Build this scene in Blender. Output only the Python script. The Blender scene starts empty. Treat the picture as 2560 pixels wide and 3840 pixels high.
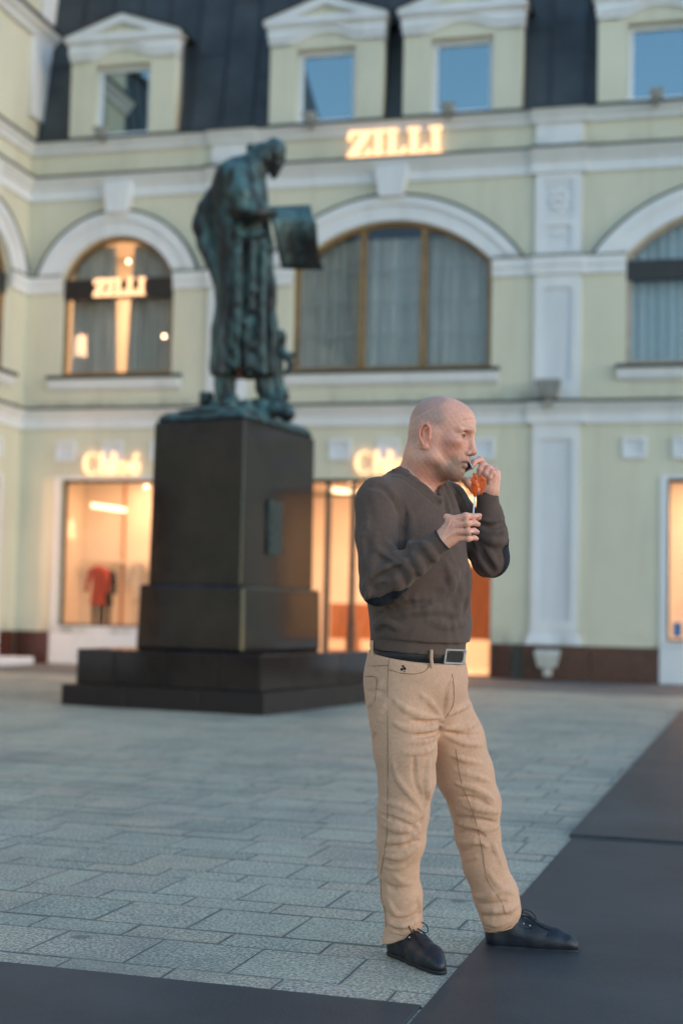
import bpy, bmesh, math, random
import numpy as np
from mathutils import Matrix, Vector

# ------------------------------------------------------------------ camera, sky, sun, exposure
SC = bpy.context.scene
COL = SC.collection
AW = np.array([[0.9680242, 0.24984103, 0.02255257],      # camera right
               [0.00432853, 0.07325315, -0.99730399],    # camera down
               [-0.2508195, 0.96551201, 0.06982938]])    # camera forward
CAM = np.array([0.0, 0.0, 1.09])
cam_data = bpy.data.cameras.new('camera')
cam_data.sensor_fit = 'HORIZONTAL'
cam_data.sensor_width = 24.0
cam_data.lens = 50.0
cam_data.clip_start = 0.05
cam_data.clip_end = 3000.0
cam_data.dof.use_dof = True
cam_data.dof.focus_distance = 4.42
cam_data.dof.aperture_fstop = 1.75
cam = bpy.data.objects.new('camera', cam_data)
COL.objects.link(cam)
M4 = Matrix.Identity(4)
for i in range(3):
    M4[i][0] = AW[0][i]; M4[i][1] = -AW[1][i]; M4[i][2] = -AW[2][i]; M4[i][3] = CAM[i]
cam.matrix_world = M4
SC.camera = cam

SUN_EL, SUN_ROT = math.radians(8.0), math.radians(104.0)
world = bpy.data.worlds.new('World')
SC.world = world
world.use_nodes = True
wt = world.node_tree
wt.nodes.clear()
w_out = wt.nodes.new('ShaderNodeOutputWorld')
w_bg = wt.nodes.new('ShaderNodeBackground')
w_sky = wt.nodes.new('ShaderNodeTexSky')
w_sky.sky_type = 'NISHITA'
w_sky.sun_disc = False
w_sky.sun_elevation = SUN_EL
w_sky.sun_rotation = SUN_ROT
w_sky.altitude = 150.0
w_sky.air_density = 1.0
w_sky.dust_density = 0.15
w_sky.ozone_density = 1.9
w_bg.inputs['Strength'].default_value = 0.15
wt.links.new(w_sky.outputs['Color'], w_bg.inputs['Color'])
wt.links.new(w_bg.outputs['Background'], w_out.inputs['Surface'])

sun_data = bpy.data.lights.new('sun', 'SUN')
sun_data.energy = 0.17
sun_data.angle = math.radians(35.0)
sun_data.color = (1.0, 0.66, 0.46)
sun = bpy.data.objects.new('sun', sun_data)
COL.objects.link(sun)
# direction towards the sun (sky rotation is measured from +Y, clockwise seen from above)
sd = Vector((math.sin(SUN_ROT) * math.cos(SUN_EL), math.cos(SUN_ROT) * math.cos(SUN_EL), math.sin(SUN_EL)))
sun.rotation_euler = sd.to_track_quat('Z', 'Y').to_euler()

SC.view_settings.view_transform = 'Standard'
SC.view_settings.look = 'None'
SC.view_settings.exposure = 1.8
SC.view_settings.gamma = 1.0
SC.view_settings.use_curve_mapping = False
SC.cycles.max_bounces = 8
SC.cycles.transparent_max_bounces = 16
SC.cycles.sample_clamp_indirect = 6.0
random.seed(11)
rng = np.random.default_rng(7)

# ------------------------------------------------------------------ general helpers
def ray(x, y):
    """direction through a point of the photograph (1568 px wide scale), with unit camera depth"""
    d = np.array([(x * 1.6326531 - 1280) / 5333.33, (y * 1.6326531 - 1920) / 5333.33, 1.0])
    return AW.T @ d
def P(x, y, depth):
    return CAM + ray(x, y) * depth
def tag(o, label=None, cat=None, group=None, kind=None):
    if label: o['label'] = label
    if cat: o['category'] = cat
    if group: o['group'] = group
    if kind: o['kind'] = kind
    return o
def empty(name, loc=(0, 0, 0)):
    o = bpy.data.objects.new(name, None)
    o.empty_display_size = 0.2
    o.location = loc
    COL.objects.link(o)
    return o
def link(name, me, mat=None, parent=None, loc=None):
    o = bpy.data.objects.new(name, me)
    COL.objects.link(o)
    if mat is not None and not me.materials:
        me.materials.append(mat)
    if parent is not None:
        o.parent = parent
    if loc is not None:
        o.location = loc
    return o
def world_loc(o):
    v = Vector((0, 0, 0))
    while o is not None:
        v += o.location
        o = o.parent
    return v
def smooth(me, flag=True):
    me.polygons.foreach_set('use_smooth', [flag] * len(me.polygons))

class MB:
    """collects shapes given in world coordinates and links them as one mesh object"""
    def __init__(s, fn=None):
        s.bm = bmesh.new(); s.fn = fn or (lambda u, o, z: (u, o, z))
    def v(s, p): return s.bm.verts.new(s.fn(*p))
    def hexa(s, pts):
        vs = [s.v(p) for p in pts]
        for f in ((0, 3, 2, 1), (4, 5, 6, 7), (0, 1, 5, 4), (1, 2, 6, 5), (2, 3, 7, 6), (3, 0, 4, 7)):
            s.bm.faces.new([vs[i] for i in f])
        return s
    def box(s, a0, a1, b0, b1, c0, c1):
        return s.hexa([(a0, b0, c0), (a1, b0, c0), (a1, b1, c0), (a0, b1, c0), (a0, b0, c1), (a1, b0, c1), (a1, b1, c1), (a0, b1, c1)])
    def loft(s, rings, closed=True, caps=True):
        R = [[s.v(p) for p in r] for r in rings]
        n = len(R[0])
        for a, b in zip(R[:-1], R[1:]):
            for i in range(n if closed else n - 1):
                j = (i + 1) % n
                s.bm.faces.new((a[i], a[j], b[j], b[i]))
        if caps and closed:
            s.bm.faces.new(R[0][::-1]); s.bm.faces.new(R[-1])
        return s
    def molding(s, prof, u0, u1, o0=0.0):
        """profile of (out, z) points swept along u, closed against the wall"""
        ring = lambda u: [(u, o0 - 0.03, prof[0][1])] + [(u, o0 + o, z) for o, z in prof] + [(u, o0 - 0.03, prof[-1][1])]
        return s.loft([ring(u0), ring(u1)])
    def tube(s, pts, r, n=8, caps=True):
        pts = [Vector(p) for p in pts]
        rs = r if hasattr(r, '__len__') else [r] * len(pts)
        rings = []; up = Vector((0.13, 0.31, 0.94))
        for i, p in enumerate(pts):
            t = (pts[min(i + 1, len(pts) - 1)] - pts[max(i - 1, 0)]).normalized()
            if abs(t.dot(up)) > 0.95: up = Vector((1, 0.2, 0))
            a = t.cross(up).normalized(); b = t.cross(a)
            rings.append([tuple(p + (a * math.cos(2 * math.pi * k / n) + b * math.sin(2 * math.pi * k / n)) * rs[i]) for k in range(n)])
        return s.loft(rings, True, caps)
    def sphere(s, c, r, seg=12, rings=8, sc=(1, 1, 1)):
        R = []
        for i in range(1, rings):
            t = math.pi * i / rings
            R.append([(c[0] + sc[0] * r * math.sin(t) * math.cos(2 * math.pi * k / seg), c[1] + sc[1] * r * math.sin(t) * math.sin(2 * math.pi * k / seg), c[2] + sc[2] * r * math.cos(t)) for k in range(seg)])
        return s.loft(R)
    def build(s, name, mat, parent=None, bevel=0.0, shade=False, origin=None):
        bm = s.bm
        bmesh.ops.recalc_face_normals(bm, faces=bm.faces)
        off = world_loc(parent) if parent is not None else Vector((0, 0, 0))
        loc = None
        if origin is not None:
            loc = Vector(origin) - off
            off = Vector(origin)
        if off.length > 0:
            bmesh.ops.translate(bm, verts=bm.verts, vec=-off)
        if bevel:
            es = [e for e in bm.edges if len(e.link_faces) == 2 and e.calc_face_angle(0) > 0.6]
            bmesh.ops.bevel(bm, geom=es, offset=bevel, segments=1, affect='EDGES', profile=0.5)
        me = bpy.data.meshes.new(name)
        bm.to_mesh(me); bm.free()
        if shade: smooth(me)
        return link(name, me, mat, parent, loc)

def shape2d(outer, holes, d0, d1, fn):
    """flat outline with holes, extruded from out=d0 to out=d1; fn maps (u, out, z)"""
    cu = bpy.data.curves.new('outline', 'CURVE'); cu.dimensions = '2D'; cu.fill_mode = 'BOTH'
    cu.extrude = abs(d1 - d0) / 2
    for loop in [outer] + list(holes):
        sp = cu.splines.new('POLY'); sp.points.add(len(loop) - 1); sp.use_cyclic_u = True
        for p, (x, y) in zip(sp.points, loop): p.co = (x, y, 0, 1)
    ob = bpy.data.objects.new('outline', cu)
    me = bpy.data.meshes.new_from_object(ob)
    bm = bmesh.new(); bm.from_mesh(me)
    bmesh.ops.remove_doubles(bm, verts=bm.verts, dist=1e-5)
    mid = (d0 + d1) / 2
    for v in bm.verts:
        v.co = fn(v.co.x, mid + v.co.z, v.co.y)
    bpy.data.objects.remove(ob); bpy.data.curves.remove(cu); bpy.data.meshes.remove(me)
    m = MB(); m.bm.free(); m.bm = bm
    return m
def rect(x0, x1, z0, z1): return [(x0, z0), (x1, z0), (x1, z1), (x0, z1)]
def arcpts(cx, cz, R, a0, a1, n):
    return [(cx + R * math.cos(a0 + (a1 - a0) * i / n), cz + R * math.sin(a0 + (a1 - a0) * i / n)) for i in range(n + 1)]

# ------------------------------------------------------------------ materials
def mat_new(name):
    m = bpy.data.materials.new(name); m.use_nodes = True
    nt = m.node_tree; b = nt.nodes['Principled BSDF']
    return m, nt, b
def N(nt, t, **kw):
    n = nt.nodes.new(t)
    for k, v in kw.items():
        if k in n.inputs: n.inputs[k].default_value = v
        else: setattr(n, k, v)
    return n
def noise(nt, scale, detail=4.0, rough=0.55, vec=None):
    n = N(nt, 'ShaderNodeTexNoise'); n.inputs['Scale'].default_value = scale
    n.inputs['Detail'].default_value = detail; n.inputs['Roughness'].default_value = rough
    if vec is not None: nt.links.new(vec, n.inputs['Vector'])
    return n.outputs['Fac']
def coords(nt, scale=(1, 1, 1), kind='Object'):
    tc = N(nt, 'ShaderNodeTexCoord'); mp = N(nt, 'ShaderNodeMapping')
    mp.inputs['Scale'].default_value = scale
    nt.links.new(tc.outputs[kind], mp.inputs['Vector'])
    return mp.outputs['Vector']
def ramp(nt, fac, stops):
    r = N(nt, 'ShaderNodeValToRGB'); e = r.color_ramp.elements
    while len(e) < len(stops): e.new(0.5)
    for el, (p, c) in zip(e, stops):
        el.position = p; el.color = (*c, 1) if len(c) == 3 else c
    nt.links.new(fac, r.inputs['Fac'])
    return r.outputs['Color']
def mixc(nt, fac, a, b, mode='MIX'):
    m = N(nt, 'ShaderNodeMix', data_type='RGBA', blend_type=mode)
    for sock, v in ((0, fac), (6, a), (7, b)):
        if hasattr(v, 'is_linked'): nt.links.new(v, m.inputs[sock])
        elif sock == 0: m.inputs[0].default_value = v
        else: m.inputs[sock].default_value = (*v, 1)
    return m.outputs[2]
def bump(nt, b, height, strength=0.3, dist=0.01):
    bp = N(nt, 'ShaderNodeBump'); bp.inputs['Strength'].default_value = strength; bp.inputs['Distance'].default_value = dist
    nt.links.new(height, bp.inputs['Height']); nt.links.new(bp.outputs['Normal'], b.inputs['Normal'])
def simple(name, col, rough=0.6, var=0.12, scale=3.0, bump_s=0.0, bump_scale=60.0, metal=0.0, spec=0.5, coat=0.0, stretch=(1, 1, 1)):
    m, nt, b = mat_new(name)
    v = coords(nt, stretch)
    f = noise(nt, scale, 5, 0.6, v)
    d = tuple(c * (1 - var) for c in col); l = tuple(min(1, c * (1 + var)) for c in col)
    nt.links.new(ramp(nt, f, [(0.3, d), (0.7, l)]), b.inputs['Base Color'])
    b.inputs['Roughness'].default_value = rough; b.inputs['Metallic'].default_value = metal
    b.inputs['Specular IOR Level'].default_value = spec; b.inputs['Coat Weight'].default_value = coat
    if bump_s: bump(nt, b, noise(nt, bump_scale, 4, 0.6, v), bump_s, 0.004)
    return m
def emitter(name, col, strength):
    m, nt, b = mat_new(name)
    b.inputs['Base Color'].default_value = (*[c * 0.5 for c in col], 1)
    b.inputs['Emission Color'].default_value = (*col, 1); b.inputs['Emission Strength'].default_value = strength
    return m
def glassy(name, tint=(1, 1, 1), base=0.06, edge=1.0, rough=0.0):
    m, nt, b = mat_new(name); nt.nodes.remove(b)
    out = nt.nodes['Material Output']
    tr = N(nt, 'ShaderNodeBsdfTransparent'); tr.inputs['Color'].default_value = (*tint, 1)
    gl = N(nt, 'ShaderNodeBsdfGlossy'); gl.inputs['Roughness'].default_value = rough
    fr = N(nt, 'ShaderNodeFresnel'); fr.inputs['IOR'].default_value = 1.5
    ad = N(nt, 'ShaderNodeMath', operation='ADD'); ad.inputs[1].default_value = base
    nt.links.new(fr.outputs['Fac'], ad.inputs[0])
    ge = N(nt, 'ShaderNodeNewGeometry')                      # only the entering face reflects; the far face of the thin pane is clear
    fb = N(nt, 'ShaderNodeMath', operation='SUBTRACT'); fb.inputs[0].default_value = 1.0; nt.links.new(ge.outputs['Backfacing'], fb.inputs[1])
    ml = N(nt, 'ShaderNodeMath', operation='MULTIPLY'); nt.links.new(ad.outputs[0], ml.inputs[0]); nt.links.new(fb.outputs[0], ml.inputs[1])
    mx = N(nt, 'ShaderNodeMixShader')
    nt.links.new(ml.outputs[0], mx.inputs['Fac']); nt.links.new(tr.outputs[0], mx.inputs[1]); nt.links.new(gl.outputs[0], mx.inputs[2])
    nt.links.new(mx.outputs[0], out.inputs['Surface'])
    return m
def mirror_glass(name, dark, refl):
    m, nt, b = mat_new(name); nt.nodes.remove(b)
    out = nt.nodes['Material Output']
    df = N(nt, 'ShaderNodeBsdfDiffuse'); df.inputs['Color'].default_value = (*dark, 1)
    gl = N(nt, 'ShaderNodeBsdfGlossy'); gl.inputs['Roughness'].default_value = 0.01; gl.inputs['Color'].default_value = (*refl, 1)
    mx = N(nt, 'ShaderNodeMixShader'); mx.inputs['Fac'].default_value = 0.62
    nt.links.new(df.outputs[0], mx.inputs[1]); nt.links.new(gl.outputs[0], mx.inputs[2]); nt.links.new(mx.outputs[0], out.inputs['Surface'])
    return m

def stucco(name, col):
    m, nt, b = mat_new(name)
    v = coords(nt)
    big = noise(nt, 0.5, 4, 0.55, v)
    c = ramp(nt, big, [(0.25, tuple(x * 0.90 for x in col)), (0.75, tuple(min(1, x * 1.06) for x in col))])
    vs = coords(nt, (2.2, 2.2, 0.22))
    st = noise(nt, 1.0, 5, 0.6, vs)
    c = mixc(nt, ramp(nt, st, [(0.50, (0, 0, 0)), (0.75, (0.6, 0.6, 0.6))]), c, tuple(x * 0.74 for x in col))
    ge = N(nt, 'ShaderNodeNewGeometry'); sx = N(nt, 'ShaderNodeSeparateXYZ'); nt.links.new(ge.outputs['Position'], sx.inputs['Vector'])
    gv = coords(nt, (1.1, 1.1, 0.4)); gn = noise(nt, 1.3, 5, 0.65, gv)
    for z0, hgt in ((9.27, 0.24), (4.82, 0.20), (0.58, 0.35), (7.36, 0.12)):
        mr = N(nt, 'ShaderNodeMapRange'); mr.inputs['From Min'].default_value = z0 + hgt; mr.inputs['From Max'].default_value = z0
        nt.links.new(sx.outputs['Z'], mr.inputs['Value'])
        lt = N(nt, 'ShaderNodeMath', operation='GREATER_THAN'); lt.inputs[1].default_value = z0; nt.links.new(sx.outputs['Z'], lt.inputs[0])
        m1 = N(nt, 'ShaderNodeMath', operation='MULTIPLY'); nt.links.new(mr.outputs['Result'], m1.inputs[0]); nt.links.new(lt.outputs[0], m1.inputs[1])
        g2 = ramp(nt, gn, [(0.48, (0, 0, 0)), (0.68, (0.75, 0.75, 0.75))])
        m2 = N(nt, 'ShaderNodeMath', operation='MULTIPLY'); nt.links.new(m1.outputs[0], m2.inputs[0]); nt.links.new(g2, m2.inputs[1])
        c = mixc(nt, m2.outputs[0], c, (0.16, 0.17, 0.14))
    nt.links.new(c, b.inputs['Base Color'])
    b.inputs['Roughness'].default_value = 0.85; b.inputs['Specular IOR Level'].default_value = 0.25
    bump(nt, b, noise(nt, 90, 4, 0.6, v), 0.25, 0.004)
    return m
MT = {}
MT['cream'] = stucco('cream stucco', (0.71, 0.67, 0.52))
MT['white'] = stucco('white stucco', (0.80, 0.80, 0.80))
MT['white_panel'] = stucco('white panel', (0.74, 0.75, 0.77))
MT['flashing'] = simple('dark flashing', (0.035, 0.045, 0.04), 0.5, 0.3, 8, 0.1)
MT['roof'] = simple('lead roof sheet', (0.052, 0.060, 0.066), 0.5, 0.35, 1.3, 0.15, 12, 0.1, 0.4)
MT['seam'] = simple('roof seam', (0.035, 0.036, 0.042), 0.5, 0.2, 4, 0, 0, 0.1)
MT['plinth'] = simple('red granite plinth', (0.085, 0.028, 0.02), 0.28, 0.5, 14, 0.03, 90)
MT['pvc'] = simple('white window frame', (0.72, 0.74, 0.77), 0.4, 0.05, 4)
MT['bronze_frame'] = simple('gilded bronze frame', (0.26, 0.15, 0.06), 0.42, 0.25, 5, 0.05, 40, 0.35)
MT['grey_frame'] = simple('dark shop frame', (0.06, 0.055, 0.05), 0.4, 0.2, 5, 0, 0, 0.3)
MT['curtain'] = simple('sheer grey curtain', (0.58, 0.57, 0.52), 0.9, 0.22, 5, 0.1, 80, 0, 0.3, 0, (3, 3, 0.25))
MT['band'] = simple('dark sign band', (0.018, 0.014, 0.013), 0.35, 0.2, 6)
MT['letter'] = emitter('lit letter face', (1.0, 0.55, 0.28), 0.62)
MT['letter_side'] = simple('letter return', (0.45, 0.33, 0.22), 0.5)
MT['shopglass'] = glassy('shop glass', (0.98, 0.98, 0.97), 0.0)
MT['winglass'] = glassy('window glass', (0.88, 0.89, 0.89), 0.03)
MT['dormglass'] = mirror_glass('dormer glass', (0.03, 0.035, 0.035), (0.46, 0.58, 0.60))
MT['shopwall'] = simple('shop interior wall', (0.80, 0.74, 0.66), 0.8, 0.05, 2)
MT['shopfloor'] = simple('shop floor', (0.55, 0.45, 0.36), 0.4, 0.15, 3)
MT['shopwood'] = simple('shop shelf wood', (0.36, 0.13, 0.045), 0.5, 0.25, 3, 0, 0, 0, 0.5, 0, (6, 6, 0.6))
MT['lampwhite'] = emitter('lit ceiling strip', (1.0, 0.66, 0.38), 1.2)
MT['bulb'] = emitter('lit bulb', (1.0, 0.60, 0.32), 3.0)
MT['greybox'] = simple('grey lamp housing', (0.30, 0.30, 0.28), 0.55, 0.25, 9, 0.1, 50)
MT['whitebox'] = simple('white lamp housing', (0.62, 0.62, 0.58), 0.55, 0.12, 9, 0.1, 50)
MT['blue'] = simple('blue sticker', (0.03, 0.16, 0.36), 0.4, 0.1, 5)
# ------------------------------------------------------------------ ground
def sheet(name, u0, u1, v0, v1, z, mat, kind='structure', parent=None):
    m = MB(); vs = [m.v(p) for p in ((u0, v0, z), (u1, v0, z), (u1, v1, z), (u0, v1, z))]; m.bm.faces.new(vs)
    return tag(m.build(name, mat, parent), kind=kind)
MT['joint'] = simple('dark joint sand', (0.20, 0.195, 0.165), 0.9, 0.3, 6)
sheet('ground', -900, 900, -900, 900, -0.02, MT['joint'])

# ------------------------------------------------------------------ the building round the courtyard
YF, XL = 24.6, -12.75
FM = lambda u, o, z: (u, YF - o, z)
FL = lambda u, o, z: (XL + o, u, z)
bld = empty('shop_building', (XL, YF, 0))
tag(bld, 'two-winged cream and white building with arched windows, lit shops and a dark mansard roof', 'building')
def part(m, name, mat, parent=None, **k): return m.build(name, MT[mat] if isinstance(mat, str) else mat, parent or bld, **k)

SMALL = dict(half=1.13, Ri=1.22, Ro=1.68, c=6.88)
BIG = dict(half=1.83, Ri=2.49, Ro=2.93, c=5.65)
SPR = 7.34
def arch_hole(cx, A, z0=5.44):
    a = math.asin((SPR - A['c']) / A['Ri'])
    return [(cx - A['Ri'] * math.cos(a), z0), (cx + A['Ri'] * math.cos(a), z0)] + arcpts(cx, A['c'], A['Ri'], a, math.pi - a, 28)
def wall(fn, u0, u1, arches, rects, top=9.96):
    holes = [arch_hole(cx, A) for cx, A in arches] + [rect(*r) for r in rects]
    return part(shape2d(rect(u0, u1, -0.02, top), holes, -0.38, 0.0, fn), 'wall', 'cream')
MAIN_ARCH = [(-10.86, SMALL), (-5.57, BIG), (0.41, BIG)]
WING_ARCH = [(22.79, SMALL), (19.2, SMALL), (14.2, BIG), (8.2, BIG)]
SHOP_L = (-11.87, -9.85, 0.71, 3.46); DOOR = (-7.46, -3.68, 0.0, 3.47); SHOP_R = (-0.70, 1.52, 0.71, 3.46)
WING_SHOP = [(21.75, 23.8, 0.71, 3.46), (17.9, 20.3, 0.71, 3.46), (12.4, 15.8, 0.71, 3.46), (6.6, 9.8, 0.71, 3.46)]
wall(FM, XL, 9.0, MAIN_ARCH, [SHOP_L, DOOR, SHOP_R])
wall(FL, -4.0, YF - 0.002, WING_ARCH, WING_SHOP)

# ---- horizontal mouldings
BELT = [(0.045, 4.42), (0.045, 4.60), (0.075, 4.61), (0.09, 4.66), (0.15, 4.72), (0.17, 4.77)]
BELT2 = [(0.04, 8.84), (0.04, 9.05), (0.08, 9.06), (0.10, 9.11), (0.16, 9.18), (0.19, 9.24)]
CROWN = [(0.02, 9.73), (0.06, 9.74), (0.08, 9.81), (0.14, 9.88), (0.18, 9.945)]
IMP = [(0.035, 7.03), (0.05, 7.05), (0.05, 7.17), (0.08, 7.19), (0.085, 7.31), (0.10, 7.345)]
def course(fn, prof, segs, name, flash=0.03, extra=0.02):
    for u0, u1, o in segs:
        p = part(MB(fn).molding(prof, u0, u1, o), name, 'white')
        zt = prof[-1][1]; om = max(q[0] for q in prof)
        part(MB(fn).box(u0, u1, o - 0.02, o + om + extra, zt + 0.002, zt + flash), 'flashing', 'flashing', p)
PIL = [-8.62, -2.585, 3.45]
def segs(u0, u1, hw):
    out = []; u = u0
    for c in PIL:
        out += [(u, c - hw, 0.0), (c - hw, c + hw, 0.07)]; u = c + hw
    return out + [(u, u1, 0.0)]
course(FM, BELT, segs(XL, 9, 0.5), 'belt_course', 0.05)
course(FM, BELT2, segs(XL, 9, 0.48), 'belt_course', 0.045)
course(FM, CROWN, segs(XL, 9, 0.48), 'cornice', 0.05, 0.03)
for pr, nm, fl in ((BELT, 'belt_course', 0.05), (BELT2, 'belt_course', 0.045), (CROWN, 'cornice', 0.05)):
    course(FL, pr, [(-4.0, YF - 0.002, 0.0)], nm, fl)
ro = lambda A: math.sqrt(A['Ro'] ** 2 - (SPR - A['c']) ** 2)
ri = lambda A: math.sqrt(A['Ri'] ** 2 - (SPR - A['c']) ** 2)
a0, a1, a2 = MAIN_ARCH
course(FM, IMP, [(XL, a0[0] - ri(SMALL), 0), (a0[0] + ri(SMALL), PIL[0] - 0.45, 0), (PIL[0] - 0.45, PIL[0] + 0.45, 0.07), (PIL[0] + 0.45, a1[0] - ri(BIG), 0),
                 (a1[0] + ri(BIG), PIL[1] - 0.45, 0), (PIL[1] - 0.45, PIL[1] + 0.45, 0.07), (PIL[1] + 0.45, a2[0] - ri(BIG), 0), (a2[0] + ri(BIG), 9, 0)], 'impost_band', 0.025, 0.01)
prev = YF - 0.002
for cx, A in WING_ARCH:
    course(FL, IMP, [(cx + ri(A), prev, 0)], 'impost_band', 0.025, 0.01); prev = cx - ri(A)

# ---- archivolts, keystones, sills
def archivolt(fn, cx, A):
    c = A['c']
    def ring(r0, r1, d, nm, mat, par=None, z=SPR + 0.028):
        q0, q1 = math.asin((z - c) / r0), math.asin((z - c) / r1)
        return part(shape2d(arcpts(cx, c, r1, q1, math.pi - q1, 36) + arcpts(cx, c, r0, math.pi - q0, q0, 36), [], -0.02, d, fn), nm, mat, par)
    a = ring(A['Ri'], A['Ri'] + 0.27, 0.075, 'archivolt', 'white')
    ring(A['Ri'] + 0.272, A['Ro'], 0.115, 'arch_moulding', 'white', a)
    ring(A['Ro'] + 0.002, A['Ro'] + 0.035, 0.135, 'flashing', 'flashing', a)
    t = c + A['Ri']
    k0, k1 = (0.215, 0.285) if A is SMALL else (0.225, 0.30)
    part(shape2d([(cx - k0, t + 0.40), (cx + k0, t + 0.40), (cx + k1, 9.10), (cx - k1, 9.10)], [], 0.0, 0.21, fn), 'keystone', 'white', bevel=0.01)
    w = A['half'] + 0.14 if A is BIG else A['half'] + 0.19
    s = part(MB(fn).molding([(0.03, 5.14), (0.05, 5.16), (0.09, 5.22), (0.11, 5.36)], cx - w, cx + w), 'sill', 'white')
    part(MB(fn).box(cx - w - 0.02, cx + w + 0.02, -0.16, 0.15, 5.362, 5.425), 'flashing', 'flashing', s)
for cx, A in MAIN_ARCH: archivolt(FM, cx, A)
for cx, A in WING_ARCH: archivolt(FL, cx, A)

# ---- pilasters with sunk panels
def panel_slab(u0, u1, z0, z1, panels, o0, o1, name, par=None):
    p = part(shape2d(rect(u0, u1, z0, z1), [rect(*q) for q in panels], o0, o1, FM), name, 'white', par)
    for q in panels:
        part(MB(FM).box(q[0] - 0.02, q[1] + 0.02, -0.01, o1 - 0.035, q[2] - 0.02, q[3] + 0.02), 'panel', 'white_panel', p)
    return p
for c in PIL:
    panel_slab(c - 0.40, c + 0.40, 0.80, 4.42, [(c - 0.27, c + 0.27, 1.0, 4.14)], -0.02, 0.07, 'pilaster')
    part(MB(FM).loft([[(c - 0.47, -0.02, 0.60), (c - 0.47, 0.13, 0.60), (c + 0.47, 0.13, 0.60), (c + 0.47, -0.02, 0.60)],
                      [(c - 0.47, -0.02, 0.66), (c - 0.47, 0.13, 0.66), (c + 0.47, 0.13, 0.66), (c + 0.47, -0.02, 0.66)],
                      [(c - 0.41, -0.02, 0.798), (c - 0.41, 0.078, 0.798), (c + 0.41, 0.078, 0.798), (c + 0.41, -0.02, 0.798)]]), 'pilaster_base', 'white')
    panel_slab(c - 0.40, c + 0.40, 4.82, 7.03, [(c - 0.25, c + 0.25, 5.15, 6.80)], -0.02, 0.07, 'pilaster')
    p = panel_slab(c - 0.40, c + 0.40, 7.372, 8.84, [(c - 0.25, c + 0.25, 8.02, 8.70), (c - 0.23, c + 0.23, 7.50, 7.90)], -0.02, 0.07, 'pilaster')
    r = MB(FM)                                        # carved rosette and small bar
    for k in range(8):
        t = k * math.pi / 4
        r.sphere((c + 0.13 * math.cos(t), 0.04, 8.36 + 0.16 * math.sin(t)), 0.06, 8, 6, (1, 0.6, 1))
    r.sphere((c, 0.045, 8.36), 0.07, 8, 6, (1, 0.7, 1)); r.box(c - 0.2, c + 0.2, 0.03, 0.06, 8.60, 8.66); r.box(c - 0.18, c + 0.18, 0.03, 0.055, 8.06, 8.10)
    part(r, 'rosette', 'white', p)
    part(MB(FM).box(c - 0.11, c + 0.11, 0.03, 0.062, 7.73, 7.80).box(c - 0.14, c + 0.14, 0.03, 0.05, 7.56, 7.60), 'ornament', 'white', p)
    part(MB(FM).box(c - 0.41, c + 0.41, -0.02, 0.075, 9.29, 9.735), 'attic_block', 'white')

# ---- granite plinth slabs
def plinth(fn, u0, u1):
    n = max(1, round((u1 - u0) / 0.95)); w = (u1 - u0) / n
    for i in range(n):
        part(MB(fn).box(u0 + i * w + 0.004, u0 + (i + 1) * w - 0.004, -0.02, 0.05 + 0.004 * (i % 2), 0.0, 0.595), 'plinth_slab', 'plinth', bevel=0.006)
plinth(FM, XL + 0.052, -11.995); plinth(FM, -9.725, -7.46); plinth(FM, -3.68, -3.32); plinth(FM, -3.12, -0.805); plinth(FM, 1.64, 9)
part(MB(FM).box(-3.32, -3.12, -0.02, 0.02, 0.0, 0.595), 'plinth_gap', 'grey_frame')
plinth(FL, -4, 6.4); plinth(FL, 9.9, 12.2); plinth(FL, 15.95, 17.8); plinth(FL, 20.4, 21.6); plinth(FL, 23.95, YF - 0.06)

# ---- square wall vents
def vent(fn, u, z=3.99):
    p = part(shape2d(rect(u - 0.205, u + 0.205, z - 0.185, z + 0.19), [rect(u - 0.145, u + 0.145, z - 0.13, z + 0.135)], -0.01, 0.045, fn), 'vent_panel', 'white')
    part(MB(fn).box(u - 0.15, u + 0.15, -0.01, 0.012, z - 0.135, z + 0.14), 'vent_plate', 'white_panel', p)
for u in (-11.80, -10.84, -9.88, -7.29, -6.43, -5.56, -4.70, -3.85, -1.255, -0.42, 0.41, 1.24): vent(FM, u)
for u in (22.0, 22.8, 23.6, 18.4, 19.1, 19.8): vent(FL, u)

# ---- windows of the first floor
def curtain(fn, u0f, u1f, z0, z1, o, name, par, mat='curtain', pleat=0.11, seed=0):
    m = MB(fn); nz, nu = 10, 84; R = []
    for j in range(nz + 1):
        z = z0 + (z1 - z0) * j / nz; a, b = u0f(z), u1f(z)
        R.append([m.v((a + (b - a) * i / nu, o + 0.045 * math.sin(i * (u1f(z1) - u0f(z1)) / nu / pleat * 6.283 + seed + 0.6 * math.sin(i * 0.19 + seed)) + 0.02 * math.sin(i * 0.45 + seed), z)) for i in range(nu + 1)])
    for j in range(nz):
        for i in range(nu): m.bm.faces.new((R[j][i], R[j][i + 1], R[j + 1][i + 1], R[j + 1][i]))
    return part(m, name, mat, par, shade=True)
def arch_frame(fn, cx, A, w, o0, o1, mat, z0=5.44):
    big = arch_hole(cx, A, z0); h = ri(A)
    a = math.asin((SPR - A['c']) / (A['Ri'] - w))
    inn = [(cx - h + w, z0 + w), (cx + h - w, z0 + w)] + [(max(cx - h + w, min(cx + h - w, x)), z) for x, z in arcpts(cx, A['c'], A['Ri'] - w, a, math.pi - a, 28)]
    return part(shape2d(big, [inn], o0, o1, fn), 'window', mat), inn
def pane_of(fn, loop, o, par, mat='winglass'):
    return part(shape2d(loop, [], o - 0.006, o, fn), 'pane', mat, par)
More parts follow.
